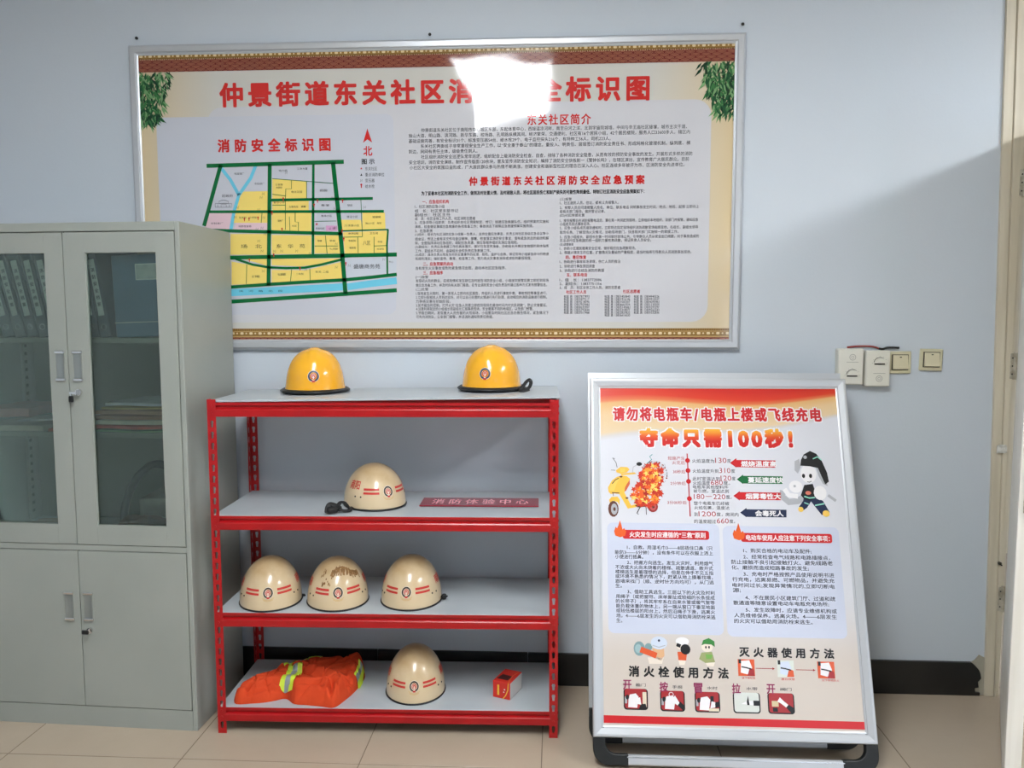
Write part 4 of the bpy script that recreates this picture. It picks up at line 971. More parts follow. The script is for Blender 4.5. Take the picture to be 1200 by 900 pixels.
def door(x0_, x1_, z0_, z1_, g=None):
    root = None; b = MB()
    if g:
        ga, gb, gz0, gz1 = g
        b.box(x0_, ga, -.0005, .018, z0_, z1_, M_CAB, bev=.0012); b.box(gb, x1_, -.0005, .018, z0_, z1_, M_CAB, bev=.0012)
        b.box(ga-.0012, gb+.0012, -.0005, .018, z0_, gz0, M_CAB, bev=.0008); b.box(ga-.0012, gb+.0012, -.0005, .018, gz1, z1_, M_CAB, bev=.0008)
        d = b.build('glass_door', cab)
        b = MB(); b.box(ga, gb, .009, .013, gz0, gz1, M_GLS); b.build('glass_pane', d)
    else:
        b.box(x0_, x1_, -.0005, .018, z0_, z1_, M_CAB, bev=.0012); d = b.build('solid_door', cab)
    return d
d1 = door(-.4185, -.0195, .669, 1.757, (-.340, -.087, .740, 1.687)); d2 = door(-.8205, -.4215, .669, 1.757, (-.753, -.489, .740, 1.687))
d3 = door(-.4185, -.0195, .0760, .6445); d4 = door(-.8205, -.4215, .0760, .6445)
def pull(d, xc, z0_, z1_, w_=.036):
    b = MB()   # recessed pull: rim plate, hollow, chrome ends
    b.box(xc-w_/2, xc+w_/2, -.0022, -.0004, z0_, z1_, M_CAB, bev=.0008)
    n = 8; v = []
    for i in range(n+1):
        a = PI*i/n; v += [(xc-(w_/2-.004)*math.cos(a), -.0023-.0045*(1-math.sin(a))*.6, z0_+.010), (xc-(w_/2-.004)*math.cos(a), -.0023-.0045*(1-math.sin(a))*.6, z1_-.010)]
    b.add(v, [(2*i, 2*i+2, 2*i+3, 2*i+1) for i in range(n)], pm('steel_groove', (146, 152, 150), .3, metal=.5))
    for a, c in ((z0_, z0_+.010), (z1_-.010, z1_)): b.box(xc-w_/2, xc+w_/2, -.0085, -.0022, a, c, M_CHR, bev=.002)
    b.build('handle', d)
pull(d2, -.4475, 1.247, 1.352); pull(d1, -.383, 1.247, 1.352); pull(d4, -.4600, .391, .496); pull(d3, -.388, .391, .496)
b = MB(); b.cyl((-.383, -.0005, 1.209), (-.383, -.010, 1.209), .011, M_CHR, 20); b.box(-.3845, -.3815, -.024, -.010, 1.2, 1.218, M_CHR, bev=.0005)
b.box(-.408, -.383, -.022, -.019, 1.204, 1.212, M_CHR); b.box(-.410, -.392, -.026, -.018, 1.176, 1.198, M_KEYB, bev=.003); b.cyl((-.401, -.022, 1.198), (-.401, -.022, 1.206), .003, M_CHR, 8)
b.build('lock_and_key', d1)
b = MB(); b.cyl((-.386, -.0005, .357), (-.386, -.009, .357), .010, M_CHR, 20); b.box(-.405, -.378, -.026, -.020, .349, .365, M_KEYB, bev=.003); b.box(-.3875, -.3845, -.021, -.009, .350, .364, M_CHR)
b.build('lock_and_key', d3)

# contents: all placed in the cabinet's own frame
def CWD(x, y, z): c, s = math.cos(CRZ), math.sin(CRZ); return (-.0037+x*c-y*s, -.4285+x*s+y*c, z)
M_BIN = pm('dark_blue_grey_binder', (62, 76, 86), .6, rgb2=(54, 68, 78), nscale=20); M_LBL = pm('white_spine_label', (216, 224, 220), .6); M_INKC = pm('black_print', (50, 54, 56), .6)
ZT = 1.3965
def binder(x, lean, h, label, yf=.045):
    r = empty('ring_binder', CWD(x, yf, ZT), 0, label, 'binder', 'ring binders on the top cabinet shelf'); r.rotation_euler = (0, -lean, CRZ)
    b = MB(); w_ = .040; b.box(0, w_, 0, .003, 0, h, M_BIN, bev=.001); b.box(0, .0025, .003, .27, 0, h, M_BIN); b.box(w_-.0025, w_, .003, .27, 0, h, M_BIN); b.build('cover', r)
    b = MB(); b.box(.006, w_-.006, .01, .27, .008, h-.012, M_LBL); b.build('paper', r)
    p = Print(-.0003); p.rect(.009, .031, .075, .272, M_LBL, 1)
    p.rect(.0095, .0305, .25, .2505, M_INKC, 2)
    for k, ch_ in enumerate('消防安全档案'): p.text(ch_, .0135, .0265, .235-k*.024, .014, M_INKC, .02, 2)
    p.build('spine_label', r)
    p = Print(-.0003); p.ring(.02, .035, .008, .0105, M_CHR, 1); p.build('finger_ring', r)
names = ['dark ring binder at the left edge, behind the left glass door', 'second dark ring binder from the left, behind the left glass door', 'third dark ring binder from the left, behind the left glass door', 'dark ring binder near the middle frame, behind the left glass door', 'dark ring binder half hidden by the middle door frame', 'dark ring binder wholly behind the middle door frame', 'dark ring binder at the left edge of the right glass door', 'seventh ring binder, just inside the right glass door', 'dark ring binder leaning against the blue file box']
for k, nm in enumerate(names): binder(-.690+k*.0455, .24-.012*k if k < 8 else .16, .315, nm)
M_FB = pm('blue_grey_file_box', (104, 132, 160), .35, rgb2=(96, 122, 150), nscale=8)
M_CLR = pm('glossy_label_sleeve', (196, 206, 204), .1, rgb2=(176, 188, 186), nscale=30)
fb = empty('file_box', CWD(-.274, .055, ZT), 0, 'blue grey file box with a white label behind the right glass door', 'box'); fb.rotation_euler = (0, -.03, CRZ)
b = MB(); b.box(0, .235, 0, .24, 0, .285, M_FB, bev=.003); b.build('box', fb)
p = Print(-.0005); p.rect(.09, .185, .20, .25, M_CLR, 1); p.rect(.087, .188, .197, .253, M_LBL, .5); p.build('label', fb)
b = MB(); b.box(.0, .235, -.0018, -.0002, .05, .053, M_CLR); b.build('ridge', fb)
# piles of paper and folders
def sheet(x0_, x1_, y0_, y1_, z0_, th, mat, name, label, cat, grp, seed, wav=.004, rz=0, droop=0):
    random.seed(seed); r1 = [random.uniform(-1, 1) for _ in range(4)]; nx, ny = 14, 10; v = []
    for s in (0, 1):
        for j in range(ny+1):
            for i in range(nx+1):
                u, w_ = i/nx, j/ny; X = x0_+(x1_-x0_)*u; Y = y0_+(y1_-y0_)*w_
                Z = z0_+s*th+wav*abs(math.sin(u*3+r1[0]*2)*math.cos(w_*2+r1[1]))+wav*.5*(1+math.sin(u*7+r1[2]*3))*.5-droop*max(0, 1-w_*6)
                v.append((X+.004*r1[3]*math.sin(w_*4), Y+.003*math.sin(u*9+r1[2]), Z))
    n1 = (nx+1)*(ny+1); g = lambda s, i, j: s*n1+j*(nx+1)+i; f = []
    for j in range(ny):
        for i in range(nx): f += [(g(0, i, j), g(0, i, j+1), g(0, i+1, j+1), g(0, i+1, j)), (g(1, i, j), g(1, i+1, j), g(1, i+1, j+1), g(1, i, j+1))]
    for i in range(nx): f += [(g(0, i, 0), g(0, i+1, 0), g(1, i+1, 0), g(1, i, 0)), (g(0, i+1, ny), g(0, i, ny), g(1, i, ny), g(1, i+1, ny))]
    for j in range(ny): f += [(g(0, 0, j+1), g(0, 0, j), g(1, 0, j), g(1, 0, j+1)), (g(0, nx, j), g(0, nx, j+1), g(1, nx, j+1), g(1, nx, j))]
    b = MB(); b.add(v, f, mat); o = b.build(name, None, smooth=False); o.location = CWD(0, 0, 0); o.rotation_euler = (0, 0, CRZ+rz)
    tag(o, label, cat, grp); return o
def c_(n, rgb): return pm(n, rgb, .7, rgb2=tuple(int(q*.92) for q in rgb), nscale=25)
ZM = 1.0635
G1 = 'papers and folders on the middle cabinet shelf'
pile = [(.006, (128, 166, 120), 'green folder under the pile behind the right glass door', 'folder'), (.010, (206, 92, 62), 'red orange folder low in the pile behind the right glass door', 'folder'), (.014, (224, 212, 184), 'cream document bundle in the pile behind the right glass door', 'document'),
        (.012, (176, 122, 88), 'brown kraft folder in the pile behind the right glass door', 'folder'), (.012, (196, 150, 116), 'light brown kraft folder above the darker one behind the right glass door', 'folder'), (.006, (206, 178, 92), 'mustard folder near the top of the pile behind the right glass door', 'folder'), (.010, (226, 232, 236), 'white papers topmost on the pile behind the right glass door', 'papers')]
z = ZM
for k, (th, rgb, lab, cat) in enumerate(pile):
    a = -.352+(.0 if k < 5 else .01*(k-3)); c = -.040-(0 if k < 5 else .02*(k-4)); 
    sheet(a, c, .030+.004*(k % 3)+(.02 if k > 5 else 0), .30, z, th, c_('paper_%d_%d_%d' % rgb, rgb), 'papers' if cat == 'papers' else cat, lab, cat, G1, 20+k, .0025, droop=0); z += th+.0052
z = ZM
for k, (a, c, th, rgb, lab, cat) in enumerate([(-.53, -.37, .010, (196, 120, 108), 'pinkish folder sticking out beside the left glass door frame', 'folder'), (-.80, -.55, .020, (206, 200, 184), 'cream papers lying on the middle shelf behind the left glass door', 'papers')]):
    sheet(a, c, .030, .30, z, th, c_('paper_%d_%d_%d' % rgb, rgb), cat, lab, cat, G1, 50+k, .002)
sheet(-.66, -.45, .05, .31, ZM+.0265, .006, c_('paper_230_234_236', (230, 234, 236)), 'papers', 'white loose sheets with a curled edge behind the left glass door', 'papers', G1, 61, .010)
sheet(-.81, -.62, .06, .31, ZM+.046, .030, c_('paper_206_128_130', (206, 128, 130)), 'booklet', 'faded pink booklets behind the left glass door', 'booklet', G1, 62, .003)
ZL = .668
b = MB(); b.box(0, .20, 0, .22, 0, .14, c_('paper_196_190_176', (196, 190, 176)), bev=.003); o = b.build('carton', loc=CWD(-.255, .12, ZL), rot=(0, 0, CRZ+.12)); tag(o, 'pale carton in the lower compartment behind the right glass door', 'box')
b = MB(); b.tube([(-.30, .10, ZL+.02), (-.285, .08, ZL+.12), (-.24, .08, ZL+.22), (-.17, .09, ZL+.275), (-.10, .10, ZL+.24), (-.085, .1, ZL+.15), (-.08, .09, ZL+.04)], .014, pm('dark_rubber_hose', (44, 46, 44), .6), 10)
o = b.build('hose', loc=CWD(0, 0, 0), rot=(0, 0, CRZ), smooth=True); tag(o, 'dark curved hose standing behind the right glass door', 'hose')
def bundle(xc, yc, rx, ry, h, mat, label, seed):
    b = MB(); nu, nv = 40, 14; v = []
    for j in range(nv):
        t = PI/2*j/(nv-1)*.995
        for i in range(nu):
            a = 2*PI*i/nu; k = 1+.18*MN.noise(Vector((math.cos(a)*1.6+seed, math.sin(a)*1.6, t*2)))+.08*MN.noise(Vector((math.cos(a)*5, math.sin(a)*5+seed, t*6)))
            v.append((xc+rx*math.cos(a)*math.cos(t)**.5*k, yc+ry*math.sin(a)*math.cos(t)**.5*k, ZL+max(0, h*math.sin(t)*k)))
    f = [(j*nu+i, j*nu+(i+1) % nu, (j+1)*nu+(i+1) % nu, (j+1)*nu+i) for j in range(nv-1) for i in range(nu)]+[tuple(range((nv-1)*nu, nv*nu))]
    b.add(v, f, mat); o = b.build('cloth_bundle', loc=CWD(0, 0, 0), rot=(0, 0, CRZ), smooth=True); tag(o, label, 'cloth')
bundle(-.20, .055, .11, .028, .09, c_('paper_120_74_48', (120, 74, 48)), 'brown crumpled cloth low behind the right glass door', 3)
bundle(-.60, .12, .13, .07, .05, c_('paper_168_136_108', (168, 136, 108)), 'tan crumpled cloth low behind the left glass door', 9)
# ------------------------------------------------------------------ poster stand
AX, AY, AZ, AW, AL, LEAN = 1.3895, -.5643, .0931, .915, 1.2191, .3413
stand = empty('poster_stand', (AX+AW/2, AY+.02, 0), 0, 'leaning aluminium poster stand with red and white fire safety poster', 'sign')
AM = Plane((AX, AY, AZ), (1, 0, 0), (0, math.sin(LEAN), math.cos(LEAN)))
FP = empty('front_face', (-AW/2, -.02, AZ)); FP.parent = stand; FP.rotation_euler = (-LEAN, 0, 0)
frame_rails(AW, AL, [(0, -.022), (0, -.004), (.003, .0), (.010, .0), (.0285, -.004), (.030, -.007), (.033, -.0075), (.036, -.009), (.036, -.022)], M_ALU, FP)
b = MB(); b.box(.004, AW-.004, .012, .021, .004, AL-.004, M_BACK); b.build('backing_panel', FP)
M_BLK = pm('black_moulded_corner', (26, 28, 28), .4)
def foot_frame(par, yb, wbar=AW):
    """black corner elbows with a tube between them, hanging below the face"""
    D = .088
    for s in (0, 1):
        b = MB(); X = (lambda a: a) if s == 0 else (lambda a: AW-a)
        out = [(0, .03), (0, -.035)]+[(.05-.05*math.cos(a), -.035-.050*math.sin(a)) for a in [PI/2*i/8 for i in range(1, 9)]]+[(.115, -.085)]
        inn = [(.115, -.050)]+[(.075-.035*math.sin(a)*1.0, -.015-.035*math.cos(a)) for a in [PI/2*i/8 for i in range(0, 9)]]+[(.040, .03)]
        pl_ = [(X(a), h) for a, h in out+inn]
        b.prism(pl_, 'y', yb, yb+.024, M_BLK); b.build('corner_elbow', par, bevel=.003)
    b = MB(); b.box(.110, AW-.110, yb+.001, yb+.023, -.084, -.052, M_ALU, bev=.004); b.box(.110, AW-.110, yb-.0005, yb+.002, -.060, -.057, M_CHR); b.build('bottom_bar', par)
foot_frame(FP, .004)
# rear face, seen at the top edge, the left edge and through the gap below
RL = .258
RP = empty('rear_face', (-AW/2-.008, -.02+.135, .093)); RP.parent = stand; RP.rotation_euler = (-RL, 0, 0)
RLEN = 1.206
frame_rails(AW, RLEN, [(0, 0), (.036, 0), (.036, -.012), (.030, -.014), (.0285, -.018), (.003, -.022), (0, -.018)], M_ALU, RP, y=.0)
b = MB(); b.box(.004, AW-.004, .002, .011, .004, RLEN-.004, M_BACK); b.build('backing_panel', RP)
foot_frame(RP, -.002)
b = MB()
for a in (.12, AW-.12): b.box(a-.03, a+.03, .0212, .030, AL-.06, AL-.02, M_STEEL)
b.build('hinge', FP)

# the poster
RB = Print(.0095); P0, P1, Q0, Q1 = .034, AW-.034, .034, AL-.034
def bg_mat():
    m, nt, bs = new_mat('poster_paper'); tc = N(nt, 'ShaderNodeTexCoord'); sep = N(nt, 'ShaderNodeSeparateXYZ'); nt.links.new(tc.outputs['Object'], sep.inputs[0])
    # distance below the top edge, bent into a wave that falls towards the left
    def mth(op, a, b_, c=None):
        n = N(nt, 'ShaderNodeMath', operation=op)
        for i, q in enumerate((a, b_, c)):
            if q is None: continue
            if isinstance(q, (int, float)): n.inputs[i].default_value = q
            else: nt.links.new(q, n.inputs[i])
        return n.outputs[0]
    X, Z = sep.outputs[0], sep.outputs[2]
    wv = mth('MULTIPLY', mth('SINE', mth('MULTIPLY_ADD', X, 7.0, .6), 0), .016)
    d = mth('ADD', mth('SUBTRACT', Q1, Z), wv)
    wid = mth('MULTIPLY_ADD', X, -.115, .215)
    q = mth('DIVIDE', d, wid)
    cr = N(nt, 'ShaderNodeValToRGB'); nt.links.new(q, cr.inputs[0]); e = cr.color_ramp.elements
    e[0].position = 0; e[0].color = (*lin((204, 40, 30)), 1); e[1].position = 1; e[1].color = (*lin((216, 217, 224)), 1)
    for pos, c in ((.20, (216, 60, 36)), (.30, (222, 120, 72)), (.34, (224, 174, 112)), (.55, (226, 194, 146)), (.86, (226, 202, 164)), (.93, (212, 206, 204))):
        k = e.new(pos); k.color = (*lin(c), 1)
    lowr = N(nt, 'ShaderNodeMapRange'); lowr.interpolation_type = 'SMOOTHSTEP'; lowr.inputs[1].default_value = .50; lowr.inputs[2].default_value = .22; nt.links.new(Z, lowr.inputs[0])
    mx = N(nt, 'ShaderNodeMix', data_type='RGBA'); nt.links.new(lowr.outputs[0], mx.inputs[0]); nt.links.new(cr.outputs[0], mx.inputs[6]); mx.inputs[7].default_value = (*lin((208, 197, 187)), 1)
    nt.links.new(mx.outputs[2], bs.inputs['Base Color']); bs.inputs['Roughness'].default_value = .3; gloss_bump(nt, bs, 'poster'); return m
def A(c): return ink(c, 'poster')
p = RB; p.rect(P0, P1, Q0, Q1, bg_mat(), 0)
p.build('poster_sheet', FP)
PY2 = .0095
def pr(): return Print(PY2)
ARED = A((206, 34, 40)); ADK = A((66, 66, 74)); APK = A((196, 92, 98)); AWH = A((236, 234, 236)); AGR = A((22, 110, 62)); ANV = A((26, 40, 74)); ABLU = A((202, 208, 226)); ABK = A((24, 24, 26)); AOR = A((232, 96, 36)); AYE = A((244, 202, 92)); AYL = A((240, 190, 70)); ABR = A((96, 52, 38)); AGY = A((176, 178, 184))
def ramp_ink(z0_, z1_):
    m, nt, bs = new_mat('orange_to_red_ink'); tc = N(nt, 'ShaderNodeTexCoord'); sep = N(nt, 'ShaderNodeSeparateXYZ'); nt.links.new(tc.outputs['Object'], sep.inputs[0])
    r = N(nt, 'ShaderNodeMapRange'); r.inputs[1].default_value = z0_; r.inputs[2].default_value = z1_; nt.links.new(sep.outputs[2], r.inputs[0])
    cr = N(nt, 'ShaderNodeValToRGB'); nt.links.new(r.outputs[0], cr.inputs[0]); e = cr.color_ramp.elements
    e[0].position = .35; e[0].color = (*lin((208, 36, 34)), 1); e[1].position = 1; e[1].color = (*lin((244, 186, 56)), 1)
    k = e.new(.6); k.color = (*lin((226, 92, 38)), 1)
    nt.links.new(cr.outputs[0], bs.inputs['Base Color']); bs.inputs['Roughness'].default_value = .3; return m
p = pr(); p.tl(AM, '请勿将电瓶车/电瓶上楼或飞线充电', 719, 963, 484.3, 15, AWH, .11, 1, py1=485.8, sp_=.9); p.tl(AM, '请勿将电瓶车/电瓶上楼或飞线充电', 719, 963, 484.3, 15, ARED, .034, 3, py1=485.8, sp_=.9)
p.build('poster_title', FP); p = pr(); za = AM(840, 524)[1]; zb = AM(840, 502)[1]
p.tl(AM, '夺命只需100秒!', 751, 932, 512.4, 20, AWH, .12, 1, py1=513, sp_=.84); p.tl(AM, '夺命只需100秒!', 751, 932, 512.4, 20, ramp_ink(za, zb), .058, 3, py1=513, sp_=.84)
p.build('poster_title', FP)
# timeline with arrows
p = pr(); p.stroke([AM(805.7, 531), AM(809.3, 605)], .0045, APK, 2)
for px, py in ((806.2, 539.2), (806.7, 551), (807.3, 563.7), (808.3, 584)): a = AM(px, py); p.disc(a[0], a[1], .0085, ARED, 3)
for t, xa, xb, y, h in (('短路产生', 783, 803, 536.5, 4.2), ('火花后', 788, 803, 541.8, 4.2), ('30秒后', 789, 803.5, 552.3, 4.2), ('2分钟后', 786, 804, 566, 4.2), ('3分00秒后', 782.5, 805, 588.5, 4.2)):
    p.tl(AM, t, xa, xb, y, h, APK, 0, 3)
for pre, xa, xm, num, xn, suf, xb, y in (('火焰温度为', 811.5, 838, '130', 852.5, '度', 857, 539.3), ('火焰温度升到', 812, 843, '310', 857, '度', 862, 551.2), ('此时室温达到', 812, 844.5, '120', 858, '度', 862.5, 560.2), ('火焰温度', 812.5, 833, '680', 848, '度。', 856, 565.3),
                                         ('', 0, 0, '180－220', 851, '度。', 858, 581.8), ('到', 814, 818.5, '1200', 840, '度，房间内', 866, 602.2), ('的温度超过', 814, 840, '660', 855, '度。', 862, 610.4)):
    if pre: p.tl(AM, pre, xa, xm-.5, y+.3, 4.6, ADK, 0, 3)
    p.tl(AM, num, xm+.5 if pre else 813.5, xn-.5, y-.3, 6.0, APK, .0, 3)
    p.tl(AM, suf, xn+.3, xb, y+.3, 4.6, ADK, 0, 3)
for t, xa, xb, y in (('电瓶车其他塑料件', 812.5, 854, 570.2), ('被引燃，室温达到', 813, 854.5, 575), ('整个电瓶车已经被', 813.5, 855, 589.3), ('火焰包裹，温度达', 814, 855.5, 594.6)): p.tl(AM, t, xa, xb, y, 4.4, ADK, 0, 3)
for c, tx, ty, x2, ya, yb_, t in ((ARED, 856, 542, 909.5, 538.5, 547, '燃烧温度高'), (AGR, 864, 561.3, 917.8, 557.2, 566.2, '蔓延速度快'), (ARED, 860, 580.7, 916, 576.3, 585.3, '烟雾毒性大'), (ANV, 868, 600.4, 922.5, 596.5, 605.5, '会毒死人')):
    pts = [AM(tx, ty), AM(tx+7.5, ty-5.6), AM(tx+7.5, ya), AM(x2, ya+.6), AM(x2, yb_+.6), AM(tx+7.5, yb_), AM(tx+7.5, ty+5.6)]; p.poly(pts[::-1], c, 2)
    n_ = len(t); xm = (tx+12+x2)/2+1; hw = n_*4.1; p.tl(AM, t, xm-hw, xm+hw, (ya+yb_)/2+.3, 6.6, AWH, .03, 4)
p.build('timeline', FP)
# burning scooter picture
p = pr()
def S(x, y): return AM(700+x/7.5, 500+y/7.5)
def sp(c, lay, *q): p.poly([S(*a) for a in q], c, lay)
def ss(c, wd, lay, *q): p.stroke([S(*a) for a in q], wd*.00038, c, lay)
def sd(c, x, y, r, lay, ry=None): a = S(x, y); p.disc(a[0], a[1], r*.00038, c, lay, 14, (ry or r)*.00038)
sd(ABR, 143, 720, 48, 2, 74); sd(AGY, 150, 722, 30, 3, 52); sd(ABR, 152, 722, 12, 4, 18)
sd(A((150, 40, 40)), 490, 700, 48, 2, 52); sd(A((196, 90, 90)), 492, 702, 30, 3, 34); sd(ABR, 494, 702, 14, 4)
sp(AYL, 3, (105, 640), (125, 615), (180, 612), (200, 640), (195, 690), (180, 660), (140, 648), (110, 665))
sp(AYL, 3, (100, 570), (95, 530), (130, 470), (170, 440), (215, 425), (260, 432), (290, 455), (280, 500), (250, 540), (240, 575), (262, 620), (300, 690), (400, 660), (430, 640), (430, 690), (270, 718), (225, 640), (195, 590), (150, 585), (120, 590))
sp(AYE, 4, (130, 480), (170, 450), (200, 450), (170, 500), (150, 560), (110, 560), (110, 530)); sp(A((212, 100, 60)), 4, (262, 500), (285, 465), (288, 500), (255, 560), (240, 570), (245, 530))
sp(AYL, 4, (165, 380), (205, 350), (265, 352), (285, 372), (260, 400), (205, 410), (170, 398)); sp(AYE, 5, (200, 360), (250, 362), (240, 395), (205, 400))
sp(AYL, 3, (205, 410), (330, 398), (345, 412), (215, 425)); ss(ABK, 7, 5, (130, 500), (160, 465), (190, 450)); ss(ABK, 5, 4, (176, 355), (165, 310), (135, 270), (155, 278)); ss(ABK, 4, 4, (160, 380), (122, 378))
ss(AGY, 6, 4, (310, 400), (318, 350), (360, 330)); sd(ABK, 370, 325, 26, 5, 18); sd(ABR, 210, 437, 14, 5, 8); ss(ABR, 8, 4, (130, 578), (195, 580)); ss(ABR, 6, 4, (140, 580), (142, 605)); sd(ABR, 262, 625, 14, 5, 8)
ss(ABK, 8, 4, (380, 700), (350, 760), (365, 768)); ss(ABK, 6, 4, (430, 700), (434, 772)); sp(ABR, 4, (330, 690), (430, 655), (440, 700), (360, 708))
ss(A((60, 150, 150)), 7, 4, (420, 350), (440, 320), (480, 285), (462, 260), (485, 240)); ss(AGY, 5, 4, (570, 360), (600, 350), (595, 325), (575, 335)); ss(AGY, 4, 4, (590, 420), (618, 412), (610, 380))
random.seed(21); FL = [A((206, 52, 28)), AOR, A((246, 160, 50)), A((250, 214, 110)), A((180, 36, 28))]
for i in range(230):
    if i % 2: cx, cy, rx, ry = 430, 590, 135, 105
    else: cx, cy, rx, ry = 480, 430, 105, 110
    a = random.uniform(0, 2*PI); k = random.random()**.5; x, y = cx+rx*k*math.cos(a), cy+ry*k*math.sin(a)
    c = FL[0 if k > .85 else 4 if random.random() < .12 else random.choice((1, 1, 2, 2, 3, 0))]; r = random.uniform(16, 38); b0 = random.uniform(0, 6)
    p.poly([(S(x, y)[0]+.00038*r*(1 if j % 2 else .45)*math.cos(b0-j*PI/5), S(x, y)[1]+.00038*r*(1 if j % 2 else .45)*math.sin(b0-j*PI/5)) for j in range(10)][::-1], c, 4+k*0+i*.01)
for i in range(26):
    a = random.uniform(-2.6, .6); x, y = 500+115*math.cos(a), 420+115*math.sin(a); sd(random.choice((ABR, AGY, FL[4])), x, y, random.uniform(4, 9), 6.5)
p.build('burning_scooter_picture', FP)
# plain firefighter picture
p = pr()
def S(x, y): return AM(840+x/7.5, 500+y/7.5)
sp(AGY, 2, (690, 300), (730, 280), (745, 350), (720, 410), (690, 380)); ss(AGY, 26, 2, (985, 600), (1055, 650))
ss(AGY, 60, 2, (590, 560), (580, 610), (640, 660), (720, 650), (790, 610)); ss(AWH, 44, 2.5, (600, 545), (640, 600), (720, 610))
sp(ABK, 3, (745, 600), (775, 510), (850, 500), (870, 560), (880, 620), (830, 650), (780, 640)); sp(ANV, 3, (775, 600), (860, 610), (940, 650), (1000, 750), (930, 775), (870, 700), (835, 655), (800, 710), (750, 745), (730, 700), (765, 650))
ss(A((150, 220, 200)), 12, 4, (775, 610), (820, 625), (868, 620)); ss(A((150, 220, 200)), 12, 4, (870, 690), (950, 675)); ss(A((150, 220, 200)), 10, 4, (775, 665), (815, 680))
sd(AYE, 745, 725, 24, 4); sd(AYE, 968, 762, 32, 4, 30); sd(A((214, 120, 100)), 810, 580, 26, 4, 18)
sd(AWH, 700, 525, 62, 4, 56); sd(AGY, 690, 520, 12, 5); sd(AWH, 915, 580, 58, 4, 66); sp(AGY, 3, (870, 330), (905, 330), (945, 440), (985, 520), (940, 500), (900, 430))
sd(AWH, 812, 410, 72, 4, 88); sp(ABK, 5, (740, 340), (745, 290), (770, 240), (825, 210), (880, 235), (930, 300), (975, 400), (992, 480), (960, 505), (930, 440), (895, 360), (820, 345))
ss(A((150, 220, 200)), 10, 6, (850, 280), (890, 262), (925, 290)); sd(AGY, 782, 265, 16, 6); sd(ABK, 768, 430, 14, 6, 20); sd(ABK, 830, 430, 14, 6, 20); ss(ABK, 6, 6, (800, 482), (822, 486), (838, 476))
p.build('firefighter_picture', FP)
# the two text panels
p = pr()
for xa, ya, xb, yb_ in ((714, 636, 848, 742), (852, 640, 991, 746)):
    a = AM((714 if xa < 800 else 855), 690); z0_ = AM(xa, yb_)[1]; z1_ = AM(xa, ya-24)[1]; X0_ = AM(xa, 690)[0]; X1_ = AM(xb, 690)[0]
    p = pr(); p.rrect(X0_-.004, X1_-.004, z0_, z1_, .02, ABLU, 1); p.build('pale_text_panel', FP)
p = pr()
for xa, xb, y, t, tx in ((730, 831.5, 625.8, '火灾发生时应遵循的“三救”原则', (738, 827)), (869, 976, 629.5, '电动车使用人应注意下列安全事项：', (875, 973))):
    p = pr(); a = AM(xa, y); c = AM(xb, y+.4); p.rrect(a[0], c[0], a[1]-.0155, a[1]+.0155, .008, ARED, 2); p.tl(AM, t, tx[0], tx[1], y+.2, 6.6, AWH, .02, 4); p.build('section_bar', FP)
for x, y in ((727, 621), (866.5, 624.5)):
    p = pr()
    for k, c in ((1, AOR), (.72, AYL), (.42, A((248, 226, 150)))):
        a = AM(x, y+3); s_ = .019*k
        p.poly([(a[0]+q*s_, a[1]-.012+r_*s_) for q, r_ in ((0, -.2), (.9, .1), (1.1, .9), (.7, 1.5), (.45, 1.2), (.25, 2.0), (0, 2.9), (-.3, 2.0), (-.55, 1.4), (-.8, 1.7), (-1.1, .9), (-.9, .1))], c, 4+k)
    p.build('flame_emblem', FP)
p = pr()
LA = [(641.0, 735, 835.5, '1、自救。用湿毛巾3——8层捂住口鼻（只'), (646.8, 720.8, 836, '能防3——5分钟），没有条件可以在衣服上洒上'), (652.0, 721, 754, '小便进行捂鼻。'), (658.9, 735, 836, '2、把握方向逃生。发生火灾时，利用烟气'), (664.3, 721.3, 836, '不浓或大火尚未烧着的楼梯、疏散通道、敞开式'), (669.8, 721.4, 836.4, '楼梯逃生是最理想的选择，但是在伸手不见五指'),
      (675.0, 721.4, 835.6, '或环境不熟悉的情况下，赶紧从地上摸着找墙，'), (680.7, 721.5, 837, '跟墙来找门（顺、逆时针方向均可），从门逃'), (686.0, 721.6, 729, '生。'), (693.2, 735.5, 837.8, '3、借助工具逃生。三层以下的火灾及时利'), (698.6, 722, 838, '用绳子（或把窗帘、床单撕扯成较细的长条接成'), (704.2, 722, 838, '的长带子），将其牢牢系在自来水管或暖气管等'),
      (709.8, 722.2, 838.2, '能负载体重的物体上，另一端从窗口下垂至地面'), (715.4, 722.3, 838.4, '或较低楼层的阳台上，然后沿绳子下滑，逃离火'), (721.2, 722.5, 838.8, '场。4——6层发生的火灾可以借助用消防栓来逃'), (727, 722.6, 729.5, '生。')]
LB = [(645, 871.7, 951.7, '1、购买合格的电动车及配件;'), (652.3, 871.7, 973.5, '2、经常检查电气线路和电路插接点，'), (658.3, 857.7, 976.5, '防止接触不良引起接触打火、避免线路老'), (664.8, 858, 948.5, '化、磨损而造成短路事故的发生;'), (672.5, 872, 978.3, '3、充电时严格按照产品使用说明书进'), (678.8, 858.8, 978.5, '行充电，远离易燃、可燃物品，并避免充'),
      (685.6, 859, 979, '电时间过长;发现异常情况的,立即切断电'), (691.6, 859.3, 868.5, '源;'), (700.2, 874, 979.6, '4、不在居民小区建筑门厅、过道和疏'), (706.3, 860, 972, '散通道等随意设置电动车电瓶充电场所;'), (714.6, 874.5, 981.5, '5、发生故障时，应请专业维修机构或'), (721, 861, 981.5, '人员维修保养。逃离火场。4——6层发生'), (727.6, 861, 953, '的火灾可以借助用消防栓来逃生。')]
